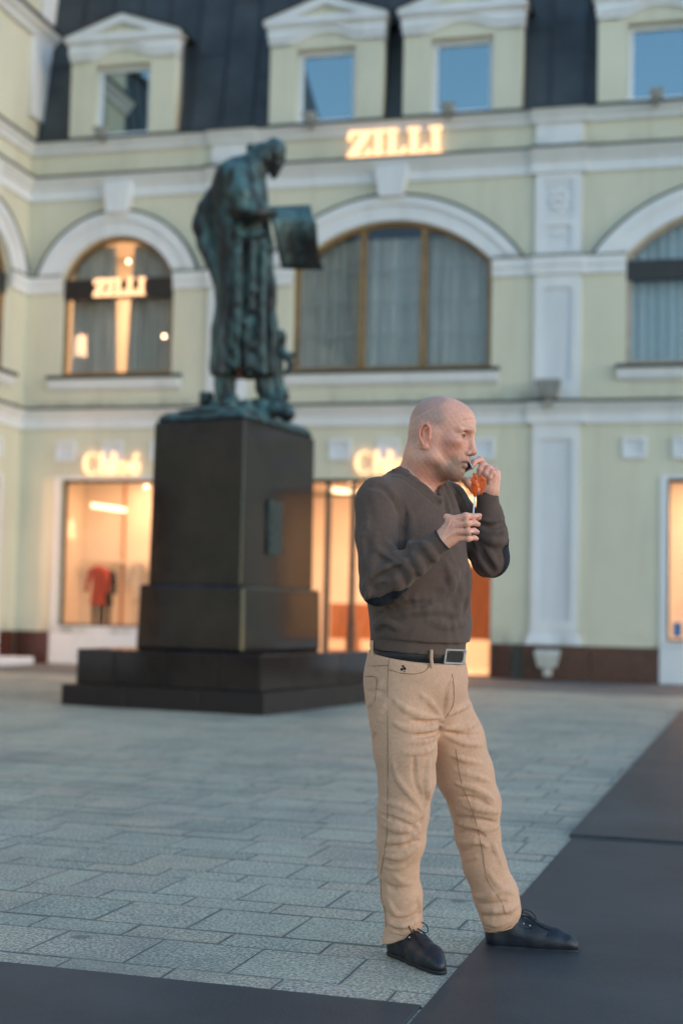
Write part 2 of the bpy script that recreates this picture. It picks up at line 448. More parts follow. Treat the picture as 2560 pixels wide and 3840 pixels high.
def room(fn, u0, u1, z0, z1, d0, d1, mat, name='room', floor=None):
    m = MB(fn)
    c = [[m.v((u, -o, z)) for u, z in ((u0, z0), (u1, z0), (u1, z1), (u0, z1))] for o in (d0, d1)]
    for i in range(4): m.bm.faces.new((c[0][i], c[0][(i + 1) % 4], c[1][(i + 1) % 4], c[1][i]))
    m.bm.faces.new(c[1])
    r = part(m, name, mat)
    return r
def lamp(name, loc, power, size, aim, col=(1.0, 0.53, 0.28), spread=None):
    l = bpy.data.lights.new(name, 'AREA'); l.energy = power * 0.36; l.size = size; l.color = col
    if spread: l.spread = spread
    o = bpy.data.objects.new(name, l); COL.objects.link(o); o.location = loc
    o.rotation_euler = (Vector(aim)).to_track_quat('-Z', 'Y').to_euler()
    return o
BULBS = []
MT['dimroom'] = simple('unlit room wall', (0.20, 0.21, 0.22), 0.9, 0.1, 2)
def upper_window(fn, cx, A, style):
    fm = 'bronze_frame' if style != 'plain' else 'pvc_warm'
    w, inn = arch_frame(fn, cx, A, 0.07 if A is SMALL else 0.075, -0.19, -0.10, fm)
    pane_of(fn, inn, -0.14, w)
    h = ri(A) - 0.075; top = A['c'] + A['Ri'] - 0.08
    zt = lambda u: A['c'] + math.sqrt((A['Ri'] - 0.08) ** 2 - (u - cx) ** 2)
    if style == 'triple':
        for u in (-0.545, 0.585):
            part(MB(fn).box(cx + u - 0.06, cx + u + 0.06, -0.20, -0.085, 5.515, zt(cx + u)), 'mullion', fm, w)
        for z in (6.09, 6.69, 7.28):
            for q0, q1 in ((-h, -0.605), (-0.485, 0.525), (0.645, h)):
                part(MB(fn).box(cx + q0, cx + q1, -0.165, -0.15, z - 0.012, z + 0.012), 'glazing_bar', 'pale_bar', w)
        for q0, q1, sd in ((-h, -0.57, 1), (-0.52, 0.55, 2.1), (0.61, h, 3.3)):
            curtain(fn, lambda z: cx + q0, lambda z: cx + q1, 5.5, 7.9, -0.34, 'curtain', w, 'curtain', 0.12, sd)
    else:
        part(MB(fn).box(cx - h - 0.07, cx + h + 0.07, -0.14, -0.06, 6.91, 7.30 if style == 'gap' else 7.26), 'sign_band', 'band', w)
        if style == 'gap':
            curtain(fn, lambda z: cx - h, lambda z: cx - 0.10 - 0.09 * max(0, (z - 5.5) / 2.2), 5.5, 8.0, -0.34, 'curtain', w, 'curtain', 0.10, 0.4)
            curtain(fn, lambda z: cx + 0.10 + 0.07 * max(0, (z - 5.5) / 2.2) ** 1.5, lambda z: cx + h, 5.5, 8.0, -0.34, 'curtain', w, 'curtain', 0.10, 2.2)
        else:
            curtain(fn, lambda z: cx - h, lambda z: cx + h, 5.5, 8.05, -0.34, 'curtain', w, 'curtain_blue', 0.16, 1.0)
    room(fn, cx - h - 0.3, cx + h + 0.3, 5.2, 8.35, 0.381, 2.6, 'shopwall' if style == 'gap' else 'dimroom')
    return w
MT['pvc_warm'] = simple('pale bronze frame', (0.40, 0.33, 0.27), 0.45, 0.15, 5)
MT['pale_bar'] = simple('pale glazing bar', (0.42, 0.43, 0.40), 0.5, 0.1, 5)
MT['curtain_blue'] = simple('pale blue grey curtain', (0.50, 0.60, 0.64), 0.9, 0.10, 9)
upper_window(FM, -10.86, SMALL, 'gap'); upper_window(FM, -5.57, BIG, 'triple'); upper_window(FM, 0.41, BIG, 'plain')
upper_window(FL, 22.79, SMALL, 'gap'); upper_window(FL, 19.2, SMALL, 'gap'); upper_window(FL, 14.2, BIG, 'plain'); upper_window(FL, 8.2, BIG, 'plain')
lamp('room_lamp', (-10.86, YF + 1.3, 7.9), 80, 0.6, (0, 0.35, -1), (1.0, 0.58, 0.32))
lamp('room_lamp', (XL - 1.6, 22.4, 8.1), 40, 0.8, (0.2, 0.3, -1))

# ---- shop fronts
def shop_window(fn, r, mull=(), apron=True, par_label=None, left_frame=0.035):
    u0, u1, z0, z1 = r
    w = part(shape2d(rect(u0, u1, z0, z1), [rect(u0 + left_frame, u1 - left_frame, z0 + 0.04, z1 - 0.05)], -0.22, -0.13, fn), 'shop_window', 'grey_frame')
    part(MB(fn).box(u0 + 0.03, u1 - 0.03, -0.185, -0.178, z0 + 0.03, z1 - 0.04), 'pane', 'shopglass', w)
    for u in mull: part(MB(fn).box(u - 0.03, u + 0.03, -0.21, -0.14, z0 + 0.04, z1 - 0.05), 'mullion', 'grey_frame', w)
    e = 0.12
    part(shape2d([(u0 - e, z0 - 0.0), (u0, z0), (u0, z1), (u1, z1), (u1, z0), (u1 + e, z0), (u1 + e, z1 + 0.06), (u0 - e, z1 + 0.06)], [], -0.02, 0.03, fn), 'surround', 'white', w)
    if apron: part(MB(fn).box(u0 - e, u1 + e, -0.02, 0.06, 0.0, z0 - 0.002), 'apron', 'white', w, bevel=0.008)
    return w
shop_window(FM, SHOP_L)
swr = shop_window(FM, SHOP_R)
part(MB(FM).box(-0.60, -0.46, -0.176, -0.172, 0.79, 1.03), 'sticker', 'blue', swr)
for r in WING_SHOP: shop_window(FL, r)
room(FM, -12.6, -9.0, 0.69, 3.70, 0.381, 2.6, 'shopwall'); room(FM, -8.2, -2.9, -0.015, 3.70, 0.381, 4.5, 'shopwall'); room(FM, -1.6, 2.4, 0.69, 3.70, 0.381, 2.6, 'shopwall')
room(FL, 20.9, 24.0, 0.3, 3.70, 0.381, 3.5, 'shopwall'); room(FL, 17.0, 20.8, 0.3, 3.70, 0.381, 3.5, 'shopwall'); room(FL, 11.5, 16.9, 0.3, 3.70, 0.381, 3.5, 'shopwall'); room(FL, 6, 11.4, 0.3, 3.70, 0.381, 3.5, 'shopwall')
lamp('shop_lamp', (-10.8, YF + 1.5, 3.6), 62, 1.2, (0, 0.1, -1))
lamp('shop_lamp', (-5.57, YF + 2.0, 3.6), 210, 1.6, (0, 0.1, -1))
lamp('shop_lamp', (0.4, YF + 1.5, 3.6), 70, 1.2, (0, 0.1, -1))
lamp('shop_lamp', (XL - 1.5, 21.3, 3.3), 80, 0.5, (0.45, 0.75, -0.55)); lamp('window_lamp', (XL - 0.44, 21.95, 2.7), 13, 0.4, (0.25, 1, -0.25)); lamp('window_lamp', (XL - 0.30, 22.0, 6.6), 20, 0.45, (0.25, 1, -0.25))
lamp('shop_lamp', (XL - 2.0, 19.0, 3.6), 70, 1.2, (0, 0, -1)); lamp('shop_lamp', (XL - 2.0, 14.2, 3.6), 90, 1.5, (0, 0, -1)); lamp('shop_lamp', (XL - 2.0, 8.6, 3.6), 80, 1.5, (0, 0, -1))
# entrance: glass doors between bronze posts
dr = part(shape2d(rect(DOOR[0], DOOR[1], 0.0, DOOR[3]), [rect(DOOR[0] + 0.04, DOOR[1] - 0.03, 0.03, DOOR[3] - 0.06)], -0.24, -0.12, FM), 'shop_entrance', 'grey_frame')
part(MB(FM).box(DOOR[0] + 0.04, DOOR[1] - 0.03, -0.19, -0.183, 0.03, DOOR[3] - 0.06), 'pane', 'shopglass', dr)
for u, wd in ((-6.68, 0.045), (-6.21, 0.045), (-5.0, 0.04), (-4.46, 0.045)):
    part(MB(FM).box(u - wd, u + wd, -0.24, -0.12, 0.03, DOOR[3] - 0.06), 'door_post', 'grey_frame', dr)
part(MB(FM).box(DOOR[0] + 0.04, DOOR[1] - 0.03, -0.22, -0.13, 3.16, 3.21), 'transom', 'bronze_frame', dr)
for u in (-5.66, -5.5): part(MB(FM).box(u - 0.012, u + 0.012, -0.12, -0.09, 0.9, 1.4), 'door_handle', 'bronze_frame', dr)
# inside the shops
part(MB(FM).box(-4.42, -3.2, -2.2, -1.8, 0.62, 2.0), 'shelf_unit', 'shopwood')
part(MB(FM).box(-7.3, -6.3, -3.2, -2.8, 0.55, 1.25), 'shelf_unit', 'shopwood'); part(MB(FM).box(-6.6, -6.38, -1.6, -1.3, 0.1, 0.9), 'shelf_unit', 'shopwood')
part(MB(FM).box(-10.95, -10.90, -2.5, -2.46, 0.7, 3.6), 'shelf_post', 'shopwood'); part(MB(FM).box(-11.65, -11.61, -2.5, -2.46, 0.7, 3.6), 'shelf_post', 'shopwood')
part(MB(FM).box(-12.4, -9.2, -2.55, -2.3, 1.98, 2.03), 'wall_shelf', 'shopwall')
for u0, u1, o, z in ((-11.95, -11.25, -1.6, 3.05), (-7.2, -6.4, -1.9, 3.4), (-4.6, -3.9, -1.9, 3.3)):
    l = MB(FM).hexa([(u0, o - 0.06, z), (u1, o - 0.06, z - 0.09), (u1, o + 0.06, z - 0.09), (u0, o + 0.06, z), (u0, o - 0.06, z + 0.09), (u1, o - 0.06, z), (u1, o + 0.06, z), (u0, o + 0.06, z + 0.09)]).build('ceiling_strip_light', MT['lampwhite'], None)
    l['group'] = 'lit strip lights in the shops'
    tag(l, {-11.95: 'glowing strip light hanging inside the left shop window', -7.2: 'glowing strip light inside the glass shop entrance, beside the pedestal', -4.6: 'glowing strip light inside the shop entrance, behind the man'}[u0], 'light')
for (x, y, dp, lab) in ((336, 1118, 26.6, 'round glowing bulb at the top right of the left shop window'), (1059, 1127, 26.6, 'round glowing bulb showing beside the man’s collar'), (1313, 1118, 0, ''), (295, 600, 25.9, 'round glowing bulb above the small sign in the arched window'),
                       (377, 772, 26.0, 'bright round lamp low in the right half of the left arched window'), (806, 1108, 26.0, 'round glowing bulb at the top of the shop entrance beside the pedestal')):
    if dp:
        b = MB().sphere(tuple(P(x, y, dp)), 0.035, 12, 8).build('light_bulb', MT['bulb'], None, shade=True)
        tag(b, lab, 'lamp', 'glowing bulbs behind the glass')

# ---- mansard roof and dormers
SL, RB = 0.1923, -0.215
def roof_panels(fn, u0, u1, z1, skip=()):
    n = int((u1 - u0) / 0.62); w = (u1 - u0) / n
    r = part(MB(fn).hexa([(u0, RB, 9.97), (u1, RB, 9.97), (u1, -0.6, 9.97), (u0, -0.6, 9.97), (u0, RB - SL * (z1 - 9.97), z1), (u1, RB - SL * (z1 - 9.97), z1), (u1, -0.6 - SL * (z1 - 9.97), z1), (u0, -0.6 - SL * (z1 - 9.97), z1)]), 'roof', 'roof')
    for i in range(n + 1):
        u = u0 + i * w
        rr = lambda z, d: RB + d - SL * (z - 9.97)
        part(MB(fn).hexa([(u - 0.02, rr(9.99, 0.04), 9.99), (u + 0.02, rr(9.99, 0.04), 9.99), (u + 0.02, rr(9.99, -0.06), 9.99), (u - 0.02, rr(9.99, -0.06), 9.99),
                          (u - 0.02, rr(z1, 0.04), z1), (u + 0.02, rr(z1, 0.04), z1), (u + 0.02, rr(z1, -0.06), z1), (u - 0.02, rr(z1, -0.06), z1)]), 'roof_seam', 'seam', r)
        zz = 10.6 + (i * 7 % 5) * 0.55
        if i < n:
            a, b_, e_ = u + 0.022, u + w - 0.022, zz + 0.03
            part(MB(fn).hexa([(a, rr(zz, 0.015), zz), (b_, rr(zz, 0.015), zz), (b_, rr(zz, -0.05), zz), (a, rr(zz, -0.05), zz), (a, rr(e_, 0.015), e_), (b_, rr(e_, 0.015), e_), (b_, rr(e_, -0.05), e_), (a, rr(e_, -0.05), e_)]), 'roof_lap', 'seam', r)
    return r
roof_panels(FM, XL - 0.6, 9.0, 14.6)
roof_panels(FL, -4.0, 20.6, 14.2)
def bumpz(x):                                       # the swelling lower edge of the dormer entablature
    a = abs(x)
    return 0.17 * (0.5 + 0.5 * math.cos(math.pi * min(1, max(0, (a - 0.08) / 0.6))))
def dormer(fn, c, o=-0.005, glass='dormglass'):
    W = 1.075
    d = part(shape2d(rect(c - W, c + W, 10.0, 11.95), [rect(c - 0.565, c + 0.565, 10.06, 11.46)], o - 0.35, o, fn), 'dormer', 'cream')
    part(shape2d(rect(c - W - 0.02, c + W + 0.02, 10.0, 12.0), [rect(c - 0.7, c + 0.7, 10.02, 11.6)], o - 1.0, o - 0.351, fn), 'dormer_cheek', 'roof', d)
    f = part(shape2d(rect(c - 0.56, c + 0.56, 10.062, 11.455), [rect(c - 0.47, c + 0.47, 10.16, 11.36)], o - 0.24, o - 0.14, fn), 'window_frame', 'pvc', d)
    part(MB(fn).box(c - 0.475, c + 0.475, o - 0.20, o - 0.19, 10.15, 11.37), 'pane', glass, d)
    part(MB(fn).box(c - 0.58, c + 0.58, o - 0.14, o + 0.04, 10.035, 10.062), 'window_sill', 'pvc', d)
    xs = [-W - 0.02 + (2 * W + 0.04) * i / 32 for i in range(33)]
    def band(z0, z1, e, dd, follow0, follow1, nm, mat):
        lo = [(c + x * (1 + e), z0 + (bumpz(x) if follow0 else 0)) for x in xs]
        hi = [(c + x * (1 + e), z1 + (bumpz(x) if follow1 else 0)) for x in xs[::-1]]
        return part(shape2d(lo + hi, [], o - 0.28, o + dd, fn), nm, mat, d)
    band(11.56, 11.66, 0.0, 0.05, True, True, 'dormer_moulding', 'white')
    band(11.662, 11.86, 0.015, 0.085, True, False, 'dormer_frieze', 'white')
    band(11.862, 11.90, 0.035, 0.12, False, False, 'dormer_fillet', 'white')
    e = W + 0.10
    part(shape2d([(c - e, 11.902), (c + e, 11.902), (c + e, 12.0), (c, 12.40), (c - e, 12.0)], [[(c - 0.62, 12.02), (c + 0.62, 12.02), (c, 12.235)]], o - 0.28, o + 0.16, fn), 'pediment', 'white', d)
    part(shape2d([(c - 0.66, 12.0), (c + 0.66, 12.0), (c, 12.25)], [], o - 0.1, o + 0.07, fn), 'tympanum', 'cream', d)
    for s in (-1, 1):
        part(MB(fn).hexa([(c + s * (e + 0.06), o + 0.2, 12.005 - 0.02), (c, o + 0.2, 12.405), (c, o - 1.1, 12.405), (c + s * (e + 0.06), o - 1.1, 12.005 - 0.02),
                          (c + s * (e + 0.06), o + 0.2, 12.05 - 0.02), (c, o + 0.2, 12.46), (c, o - 1.1, 12.46), (c + s * (e + 0.06), o - 1.1, 12.05 - 0.02)]), 'dormer_roof', 'seam', d)
    return d
for c in (-10.90, -6.88, -4.345, -0.865, 2.6): dormer(FM, c)
for c in (14.0, 10.0, 6.0): dormer(FL, c)
# attic storey of the side wing, cut by the main roof
part(MB(FM).box(XL - 0.3, 9.0, -0.4, 0.1, 9.975, 9.992), 'roof_ledge', 'seam')
yr = lambda z: YF - RB + 0.02 + SL * (z - 9.97)
part(shape2d([(20.6, 9.99), (yr(9.99), 9.99), (yr(12.2), 12.2), (20.6, 12.2)], [rect(21.6, 22.95, 10.1, 11.9)], -0.35, -0.02, FL), 'attic_wall', 'cream')
part(MB(FL).box(21.6, 22.95, -0.22, -0.20, 10.1, 11.9), 'pane', 'dormglass')
part(shape2d([(24.42, 10.52), (yr(10.52), 10.52), (yr(12.2), 12.2), (24.42, 12.2)], [], -0.03, 0.05, FL), 'attic_pilaster', 'white')
part(shape2d([(20.6, 12.42), (yr(12.42), 12.42), (yr(14.5), 14.5), (20.6, 14.5)], [], -0.35, -0.02, FL), 'attic_wall', 'cream')
part(shape2d([(24.75, 12.44), (yr(12.44), 12.44), (yr(14.4), 14.4), (24.9, 14.4)], [], -0.03, 0.04, FL), 'attic_pilaster', 'white')
cn = part(MB(FL).molding([(0.03, 12.1), (0.06, 12.12), (0.09, 12.2), (0.18, 12.28), (0.22, 12.36)], 20.6, yr(12.1) + 0.05), 'attic_cornice', 'white')
part(MB(FL).box(20.6, yr(12.1) + 0.07, -0.02, 0.26, 12.362, 12.42), 'flashing', 'flashing', cn)
part(MB(FL).box(-4, 20.6, -4.5, -0.9, 14.15, 14.25), 'roof_top', 'roof'); part(MB(FM).box(XL - 0.6, 9, -5, -0.95, 14.5, 14.6), 'roof_top', 'roof')
part(MB(FL).hexa([(-4, -0.4, 14.2), (6.5, -0.4, 14.2), (6.5, -4.5, 14.2), (-4, -4.5, 14.2), (1.5, -1.9, 22.0), (3.0, -1.9, 22.0), (3.0, -3.0, 22.0), (1.5, -3.0, 22.0)]), 'unseen_tall_roof', 'roof')  # unseen tall mass, added for its dark reflection in the dormer panes
# back walls so that nothing is see-through from the side
part(MB(FM).box(XL - 0.6, 9.0, -6.2, -6.0, 0, 14.5), 'rear_wall', 'dimroom'); part(MB(FL).box(-4, YF, -5.2, -5.0, 0, 14.2), 'rear_wall', 'dimroom')
part(MB(FM).box(8.8, 9.0, -6.0, -0.381, 0, 14.5), 'end_wall', 'cream'); part(MB(FL).box(-4, -3.8, -5.0, -0.381, 0, 14.2), 'end_wall', 'cream')

# ---- lit shop signs
def letters(root, glyphs, fn, u0, z0, H, d0, d1, slant=0.0, emat='letter'):
    u = u0
    for loops, adv in glyphs:
        ps = [[(u + (x + slant * y) * H, z0 + y * H) for x, y in l] for l in loops]
        m = shape2d(ps[0], ps[1:], d0, d1, fn)
        l = m.build('letter', MT[emat], root); l.data.materials.append(MT['letter_side'])
        u += adv * H
    return u - u0
def serifI():
    return [(0, 0), (0.40, 0), (0.40, 0.10), (0.30, 0.13), (0.30, 0.87), (0.40, 0.90), (0.40, 1), (0, 1), (0, 0.90), (0.10, 0.87), (0.10, 0.13), (0, 0.10)]
def serifL():
    return [(0, 0), (0.62, 0), (0.66, 0.34), (0.58, 0.34), (0.50, 0.13), (0.30, 0.13), (0.30, 0.87), (0.40, 0.90), (0.40, 1), (0, 1), (0, 0.90), (0.10, 0.87), (0.10, 0.13), (0, 0.10)]
def serifZ():
    return [(0, 0), (0.74, 0), (0.80, 0.34), (0.72, 0.34), (0.60, 0.11), (0.30, 0.11), (0.78, 0.92), (0.78, 1), (0.06, 1), (0.02, 0.68), (0.10, 0.68), (0.20, 0.89), (0.48, 0.89), (0, 0.08)]
ZILLI = [([serifZ()], 0.84), ([serifI()], 0.46), ([serifL()], 0.72), ([serifL()], 0.72), ([serifI()], 0.4)]
adv = sum(a for _, a in ZILLI)
def zilli(name, label, fn, u0, u1, z0, H, d):
    s = empty(name, fn((u0 + u1) / 2, d, z0)); tag(s, label, 'sign', 'lit letter signs on the shop fronts')
    k = (u1 - u0) / (adv * H)
    gl = [([[(x * k, y) for x, y in l] for l in loops], a * k) for loops, a in ZILLI]
    letters(s, gl, fn, u0, z0, H, d, d + 0.07)
    return s
zilli('shop_sign', 'large glowing ZILLI letters on the frieze above the wide arched window', FM, -6.42, -4.68, 9.31, 0.50, 0.03)
zilli('shop_sign', 'small glowing ZILLI letters on the dark band across the left arched window', FM, -11.36, -10.32, 6.96, 0.33, -0.055)
def ring_loops(cx, cy, rx, ry, t, gap=None, n=28):
    if gap is None:
        return [[(cx + rx * math.cos(2 * math.pi * i / n), cy + ry * math.sin(2 * math.pi * i / n)) for i in range(n)],
                [(cx + (rx - t) * math.cos(2 * math.pi * i / n), cy + (ry - t * 0.7) * math.sin(2 * math.pi * i / n)) for i in range(n)]]
    a, b = gap
    return [[(cx + rx * math.cos(a + (b - a) * i / n), cy + ry * math.sin(a + (b - a) * i / n)) for i in range(n + 1)] + [(cx + (rx - t * math.sin((i / n) * math.pi) - 0.03) * math.cos(a + (b - a) * i / n), cy + (ry - t * 0.6) * math.sin(a + (b - a) * i / n)) for i in range(n, -1, -1)]]
def chloe_glyphs():
    Cc = ring_loops(0.40, 0.5, 0.40, 0.52, 0.12, (0.75, 5.55))
    h = [[(0, 0), (0.20, 0), (0.20, 0.42), (0.26, 0.5), (0.33, 0.5), (0.36, 0.42), (0.36, 0), (0.56, 0), (0.56, 0.47), (0.48, 0.62), (0.33, 0.64), (0.20, 0.57), (0.20, 1.02), (0, 1.02)]]
    l = [[(0, 0), (0.20, 0), (0.20, 1.02), (0, 1.02)]]
    o = ring_loops(0.30, 0.31, 0.28, 0.31, 0.12)
    e = [[(0.56, 0.24), (0.58, 0.40), (0.48, 0.58), (0.30, 0.64), (0.10, 0.56), (0, 0.31), (0.10, 0.06), (0.30, -0.02), (0.50, 0.04), (0.57, 0.16), (0.48, 0.18), (0.36, 0.11), (0.22, 0.15), (0.18, 0.25)]]
    ac = [[(0.22, 0.72), (0.32, 0.70), (0.52, 0.96), (0.36, 1.0)]]
    return [(Cc, 0.86), (h, 0.62), (l, 0.26), (o, 0.64), (e, 0.0), (ac, 0.6)]
def chloe(label, u0, u1, z0, H):
    s = empty('shop_sign', FM((u0 + u1) / 2, 0.03, z0)); tag(s, label, 'sign', 'lit letter signs on the shop fronts')
    g = chloe_glyphs(); k = (u1 - u0) / (2.96 * H)
    letters(s, [([[(x * k, y) for x, y in l] for l in loops], a * k) for loops, a in g], FM, u0, z0, H, 0.035, 0.10)
chloe('glowing Chloé letters above the left shop window', -11.40, -10.27, 3.55, 0.40)
chloe('glowing Chloé letters above the shop entrance, partly behind the man’s neck', -6.14, -4.95, 3.55, 0.40)

# ---- lamps and boxes fixed to the wall
def floodlight(u, z, o, label, mat='greybox', s=1.0, grp='small floodlights along the eaves'):
    f = empty('floodlight', FM(u, o, z)); tag(f, label, 'floodlight', grp)
    MB(FM).loft([[(u - 0.11 * s, o, z), (u + 0.11 * s, o, z), (u + 0.11 * s, o + 0.16 * s, z - 0.02), (u - 0.11 * s, o + 0.16 * s, z - 0.02)],
                 [(u - 0.15 * s, o - 0.01, z + 0.17 * s), (u + 0.15 * s, o - 0.01, z + 0.17 * s), (u + 0.15 * s, o + 0.22 * s, z + 0.15 * s), (u - 0.15 * s, o + 0.22 * s, z + 0.15 * s)],
                 [(u - 0.15 * s, o - 0.01, z + 0.21 * s), (u + 0.15 * s, o - 0.01, z + 0.21 * s), (u + 0.15 * s, o + 0.22 * s, z + 0.19 * s), (u - 0.15 * s, o + 0.22 * s, z + 0.19 * s)]]).build('housing', MT[mat], f)
    MB(FM).box(u - 0.03 * s, u + 0.03 * s, o - 0.10, o + 0.02, z - 0.10 * s, z + 0.10 * s).build('bracket', MT['grey_frame'], f)
    MB(FM).box(u - 0.05 * s, u + 0.05 * s, o + 0.02, o + 0.10 * s, z - 0.12 * s, z - 0.021).build('driver_box', MT[mat], f)
for u, lab in ((-11.18, 'small grey floodlight under the sill of the leftmost dormer'), (-7.08, 'small floodlight under the dormer above the statue'), (-4.53, 'small floodlight just right of the large glowing sign'), (-0.92, 'small floodlight under the rightmost dormer')):
    floodlight(u, 9.97, 0.24, lab, s=0.8)
floodlight(-2.70, 4.86, 0.16, 'louvred grey floodlight standing on the ledge of the white pilaster', 'greybox', 1.45, None)
floodlight(-2.66, 0.24, 0.14, 'white floodlight box on the granite plinth under the pilaster', 'whitebox', 1.35, None)

# ---- clothes on display
def dummy(base, H, coat, legs, label, fn=FM):
    u, o, z = base
    d = empty('mannequin', fn(*base)); tag(d, label, 'mannequin', 'dressed mannequins in the shops')
    el = lambda cu, co, cz, a, b, n=14: [(cu + a * math.cos(2 * math.pi * i / n), co + b * math.sin(2 * math.pi * i / n), cz) for i in range(n)]
    k = H / 1.7
    MB(fn).loft([el(u, o, z + 0.50 * k, 0.19 * k, 0.15 * k), el(u, o, z + 0.95 * k, 0.15 * k, 0.12 * k), el(u, o, z + 1.2 * k, 0.16 * k, 0.12 * k), el(u, o, z + 1.38 * k, 0.19 * k, 0.11 * k), el(u, o, z + 1.45 * k, 0.10 * k, 0.08 * k)]).build('coat', coat, d, shade=True)
    for s in (-1, 1):
        MB(fn).tube([(u + s * 0.08 * k, o, z), (u + s * 0.085 * k, o, z + 0.4 * k), (u + s * 0.09 * k, o, z + 0.7 * k)], [0.05 * k, 0.06 * k, 0.08 * k], 8).build('leg', legs, d, shade=True)
        MB(fn).tube([(u + s * 0.19 * k, o, z + 1.37 * k), (u + s * 0.25 * k, o + 0.03, z + 1.1 * k), (u + s * 0.27 * k, o + 0.06, z + 0.8 * k)], [0.065 * k, 0.06 * k, 0.05 * k], 8).build('sleeve', coat, d, shade=True)
    MB(fn).tube([(u, o, z + 1.44 * k), (u, o, z + 1.5 * k)], 0.045 * k, 8).build('neck', MT['shopwall'], d)
MT['red'] = simple('coral red wool', (0.55, 0.075, 0.035), 0.9, 0.15, 12)
MT['black'] = simple('black cloth', (0.012, 0.011, 0.012), 0.85, 0.2, 12)
MT['palecloth'] = simple('pale cloth', (0.72, 0.62, 0.50), 0.9, 0.12, 12)
dummy((-11.52, -1.05, 0.72), 1.35, MT['red'], MT['black'], 'mannequin in a coral red coat and black trousers in the left shop window')
dummy((-11.72, -1.9, 0.72), 1.3, MT['black'], MT['black'], 'mannequin in black behind the red coat in the left shop window')
dummy((-10.75, -1.2, 0.72), 1.5, MT['palecloth'], MT['palecloth'], 'mannequin in a pale dress in the middle of the left shop window')
dummy((-10.0, -1.0, 0.72), 1.5, MT['palecloth'], MT['black'], 'mannequin in a pale top beside the pedestal edge')

# ---- pavement along the building
MT['walk'] = simple('dark pavement strip', (0.13, 0.13, 0.125), 0.7, 0.2, 2, 0.1, 50)
MT['kerb'] = simple('grey kerb stone', (0.20, 0.20, 0.19), 0.7, 0.2, 5, 0.1, 60)
wk = sheet('sidewalk', XL, 9.0, 21.3, YF, -0.004, MT['walk'])
for i in range(22):
    MB().box(XL + i * 0.99, XL + i * 0.99 + 0.98, 20.85, 21.25, -0.02, 0.012 + 0.002 * (i % 3)).build('kerb_stone', MT['kerb'], wk, bevel=0.01)
part(MB(FL).box(21.6, 24.0, 0.06, 0.75, 0.0, 0.13), 'door_step', 'white_panel', bevel=0.01)
# ------------------------------------------------------------------ monument pedestal
th = math.radians(-9.0)
KX, KY = -4.418, 14.059
LD = (-math.cos(th), -math.sin(th)); RD = (-math.sin(th), math.cos(th))
PW, PD = 2.5, 3.2
FP = lambda a, b, z: (KX + LD[0] * a + RD[0] * b, KY + LD[1] * a + RD[1] * b, z)
m, nt, b = mat_new('polished black granite')
v = coords(nt); f = noise(nt, 55, 5, 0.7, v)
c = ramp(nt, f, [(0.35, (0.008, 0.006, 0.006)), (0.62, (0.022, 0.016, 0.015)), (0.8, (0.055, 0.044, 0.042))])
big = noise(nt, 1.6, 4, 0.6, v)
c = mixc(nt, ramp(nt, big, [(0.4, (0, 0, 0)), (0.75, (0.8, 0.8, 0.8))]), c, (0.042, 0.029, 0.025))
nt.links.new(c, b.inputs['Base Color']); b.inputs['Roughness'].default_value = 0.10; b.inputs['Specular IOR Level'].default_value = 0.38
bump(nt, b, noise(nt, 7, 3, 0.5, v), 0.02, 0.01)
MT['granite'] = m
m, nt, b = mat_new('rougher dark granite')
v = coords(nt); f = noise(nt, 40, 5, 0.7, v)
nt.links.new(ramp(nt, f, [(0.35, (0.016, 0.012, 0.012)), (0.75, (0.038, 0.028, 0.027))]), b.inputs['Base Color']); b.inputs['Roughness'].default_value = 0.40; b.inputs['Specular IOR Level'].default_value = 0.3
MT['granite_rough'] = m
ped = empty('monument_pedestal', FP(PW / 2, PD / 2, 0)); tag(ped, 'tall polished dark granite pedestal on two steps under the bronze statue', 'pedestal')
def tier(name, u, z0, z1, mat, taper=0.0, bev=0.012, cuts=(), cutsb=()):
    us = [u] + list(cuts) + [PW - u]; vs = [u] + list(cutsb) + [PD - u]
    for i in range(len(us) - 1):
        for j in range(len(vs) - 1):
            if 0 < i < len(us) - 2 and 0 < j < len(vs) - 2: continue
            g = 0.0022
            a0, a1, b0, b1 = us[i] + g * (i > 0), us[i + 1] - g * (i < len(us) - 2), vs[j] + g * (j > 0), vs[j + 1] - g * (j < len(vs) - 2)
            t = taper
            MB(FP).hexa([(a0, b0, z0), (a1, b0, z0), (a1, b1, z0), (a0, b1, z0), (a0 + t, b0 + t, z1), (a1 - t, b0 + t, z1), (a1 - t, b1 - t, z1), (a0 + t, b1 - t, z1)]).build(name, MT[mat], ped, bevel=bev)
tier('step_stone', 0.0, -0.01, 0.229, 'granite_rough', 0, 0.012, (0.78, 1.7), (0.9, 2.2))
tier('step_stone', 0.112, 0.229, 0.617, 'granite', 0, 0.012, (0.62, 1.25, 1.9), (0.9, 2.2))
tier('pedestal_base', 0.57, 0.617, 1.345, 'granite', 0.015, 0.03)
tier('pedestal_die', 0.66, 1.345, 3.19, 'granite', 0.012, 0.012)
MT['bronze'] = None
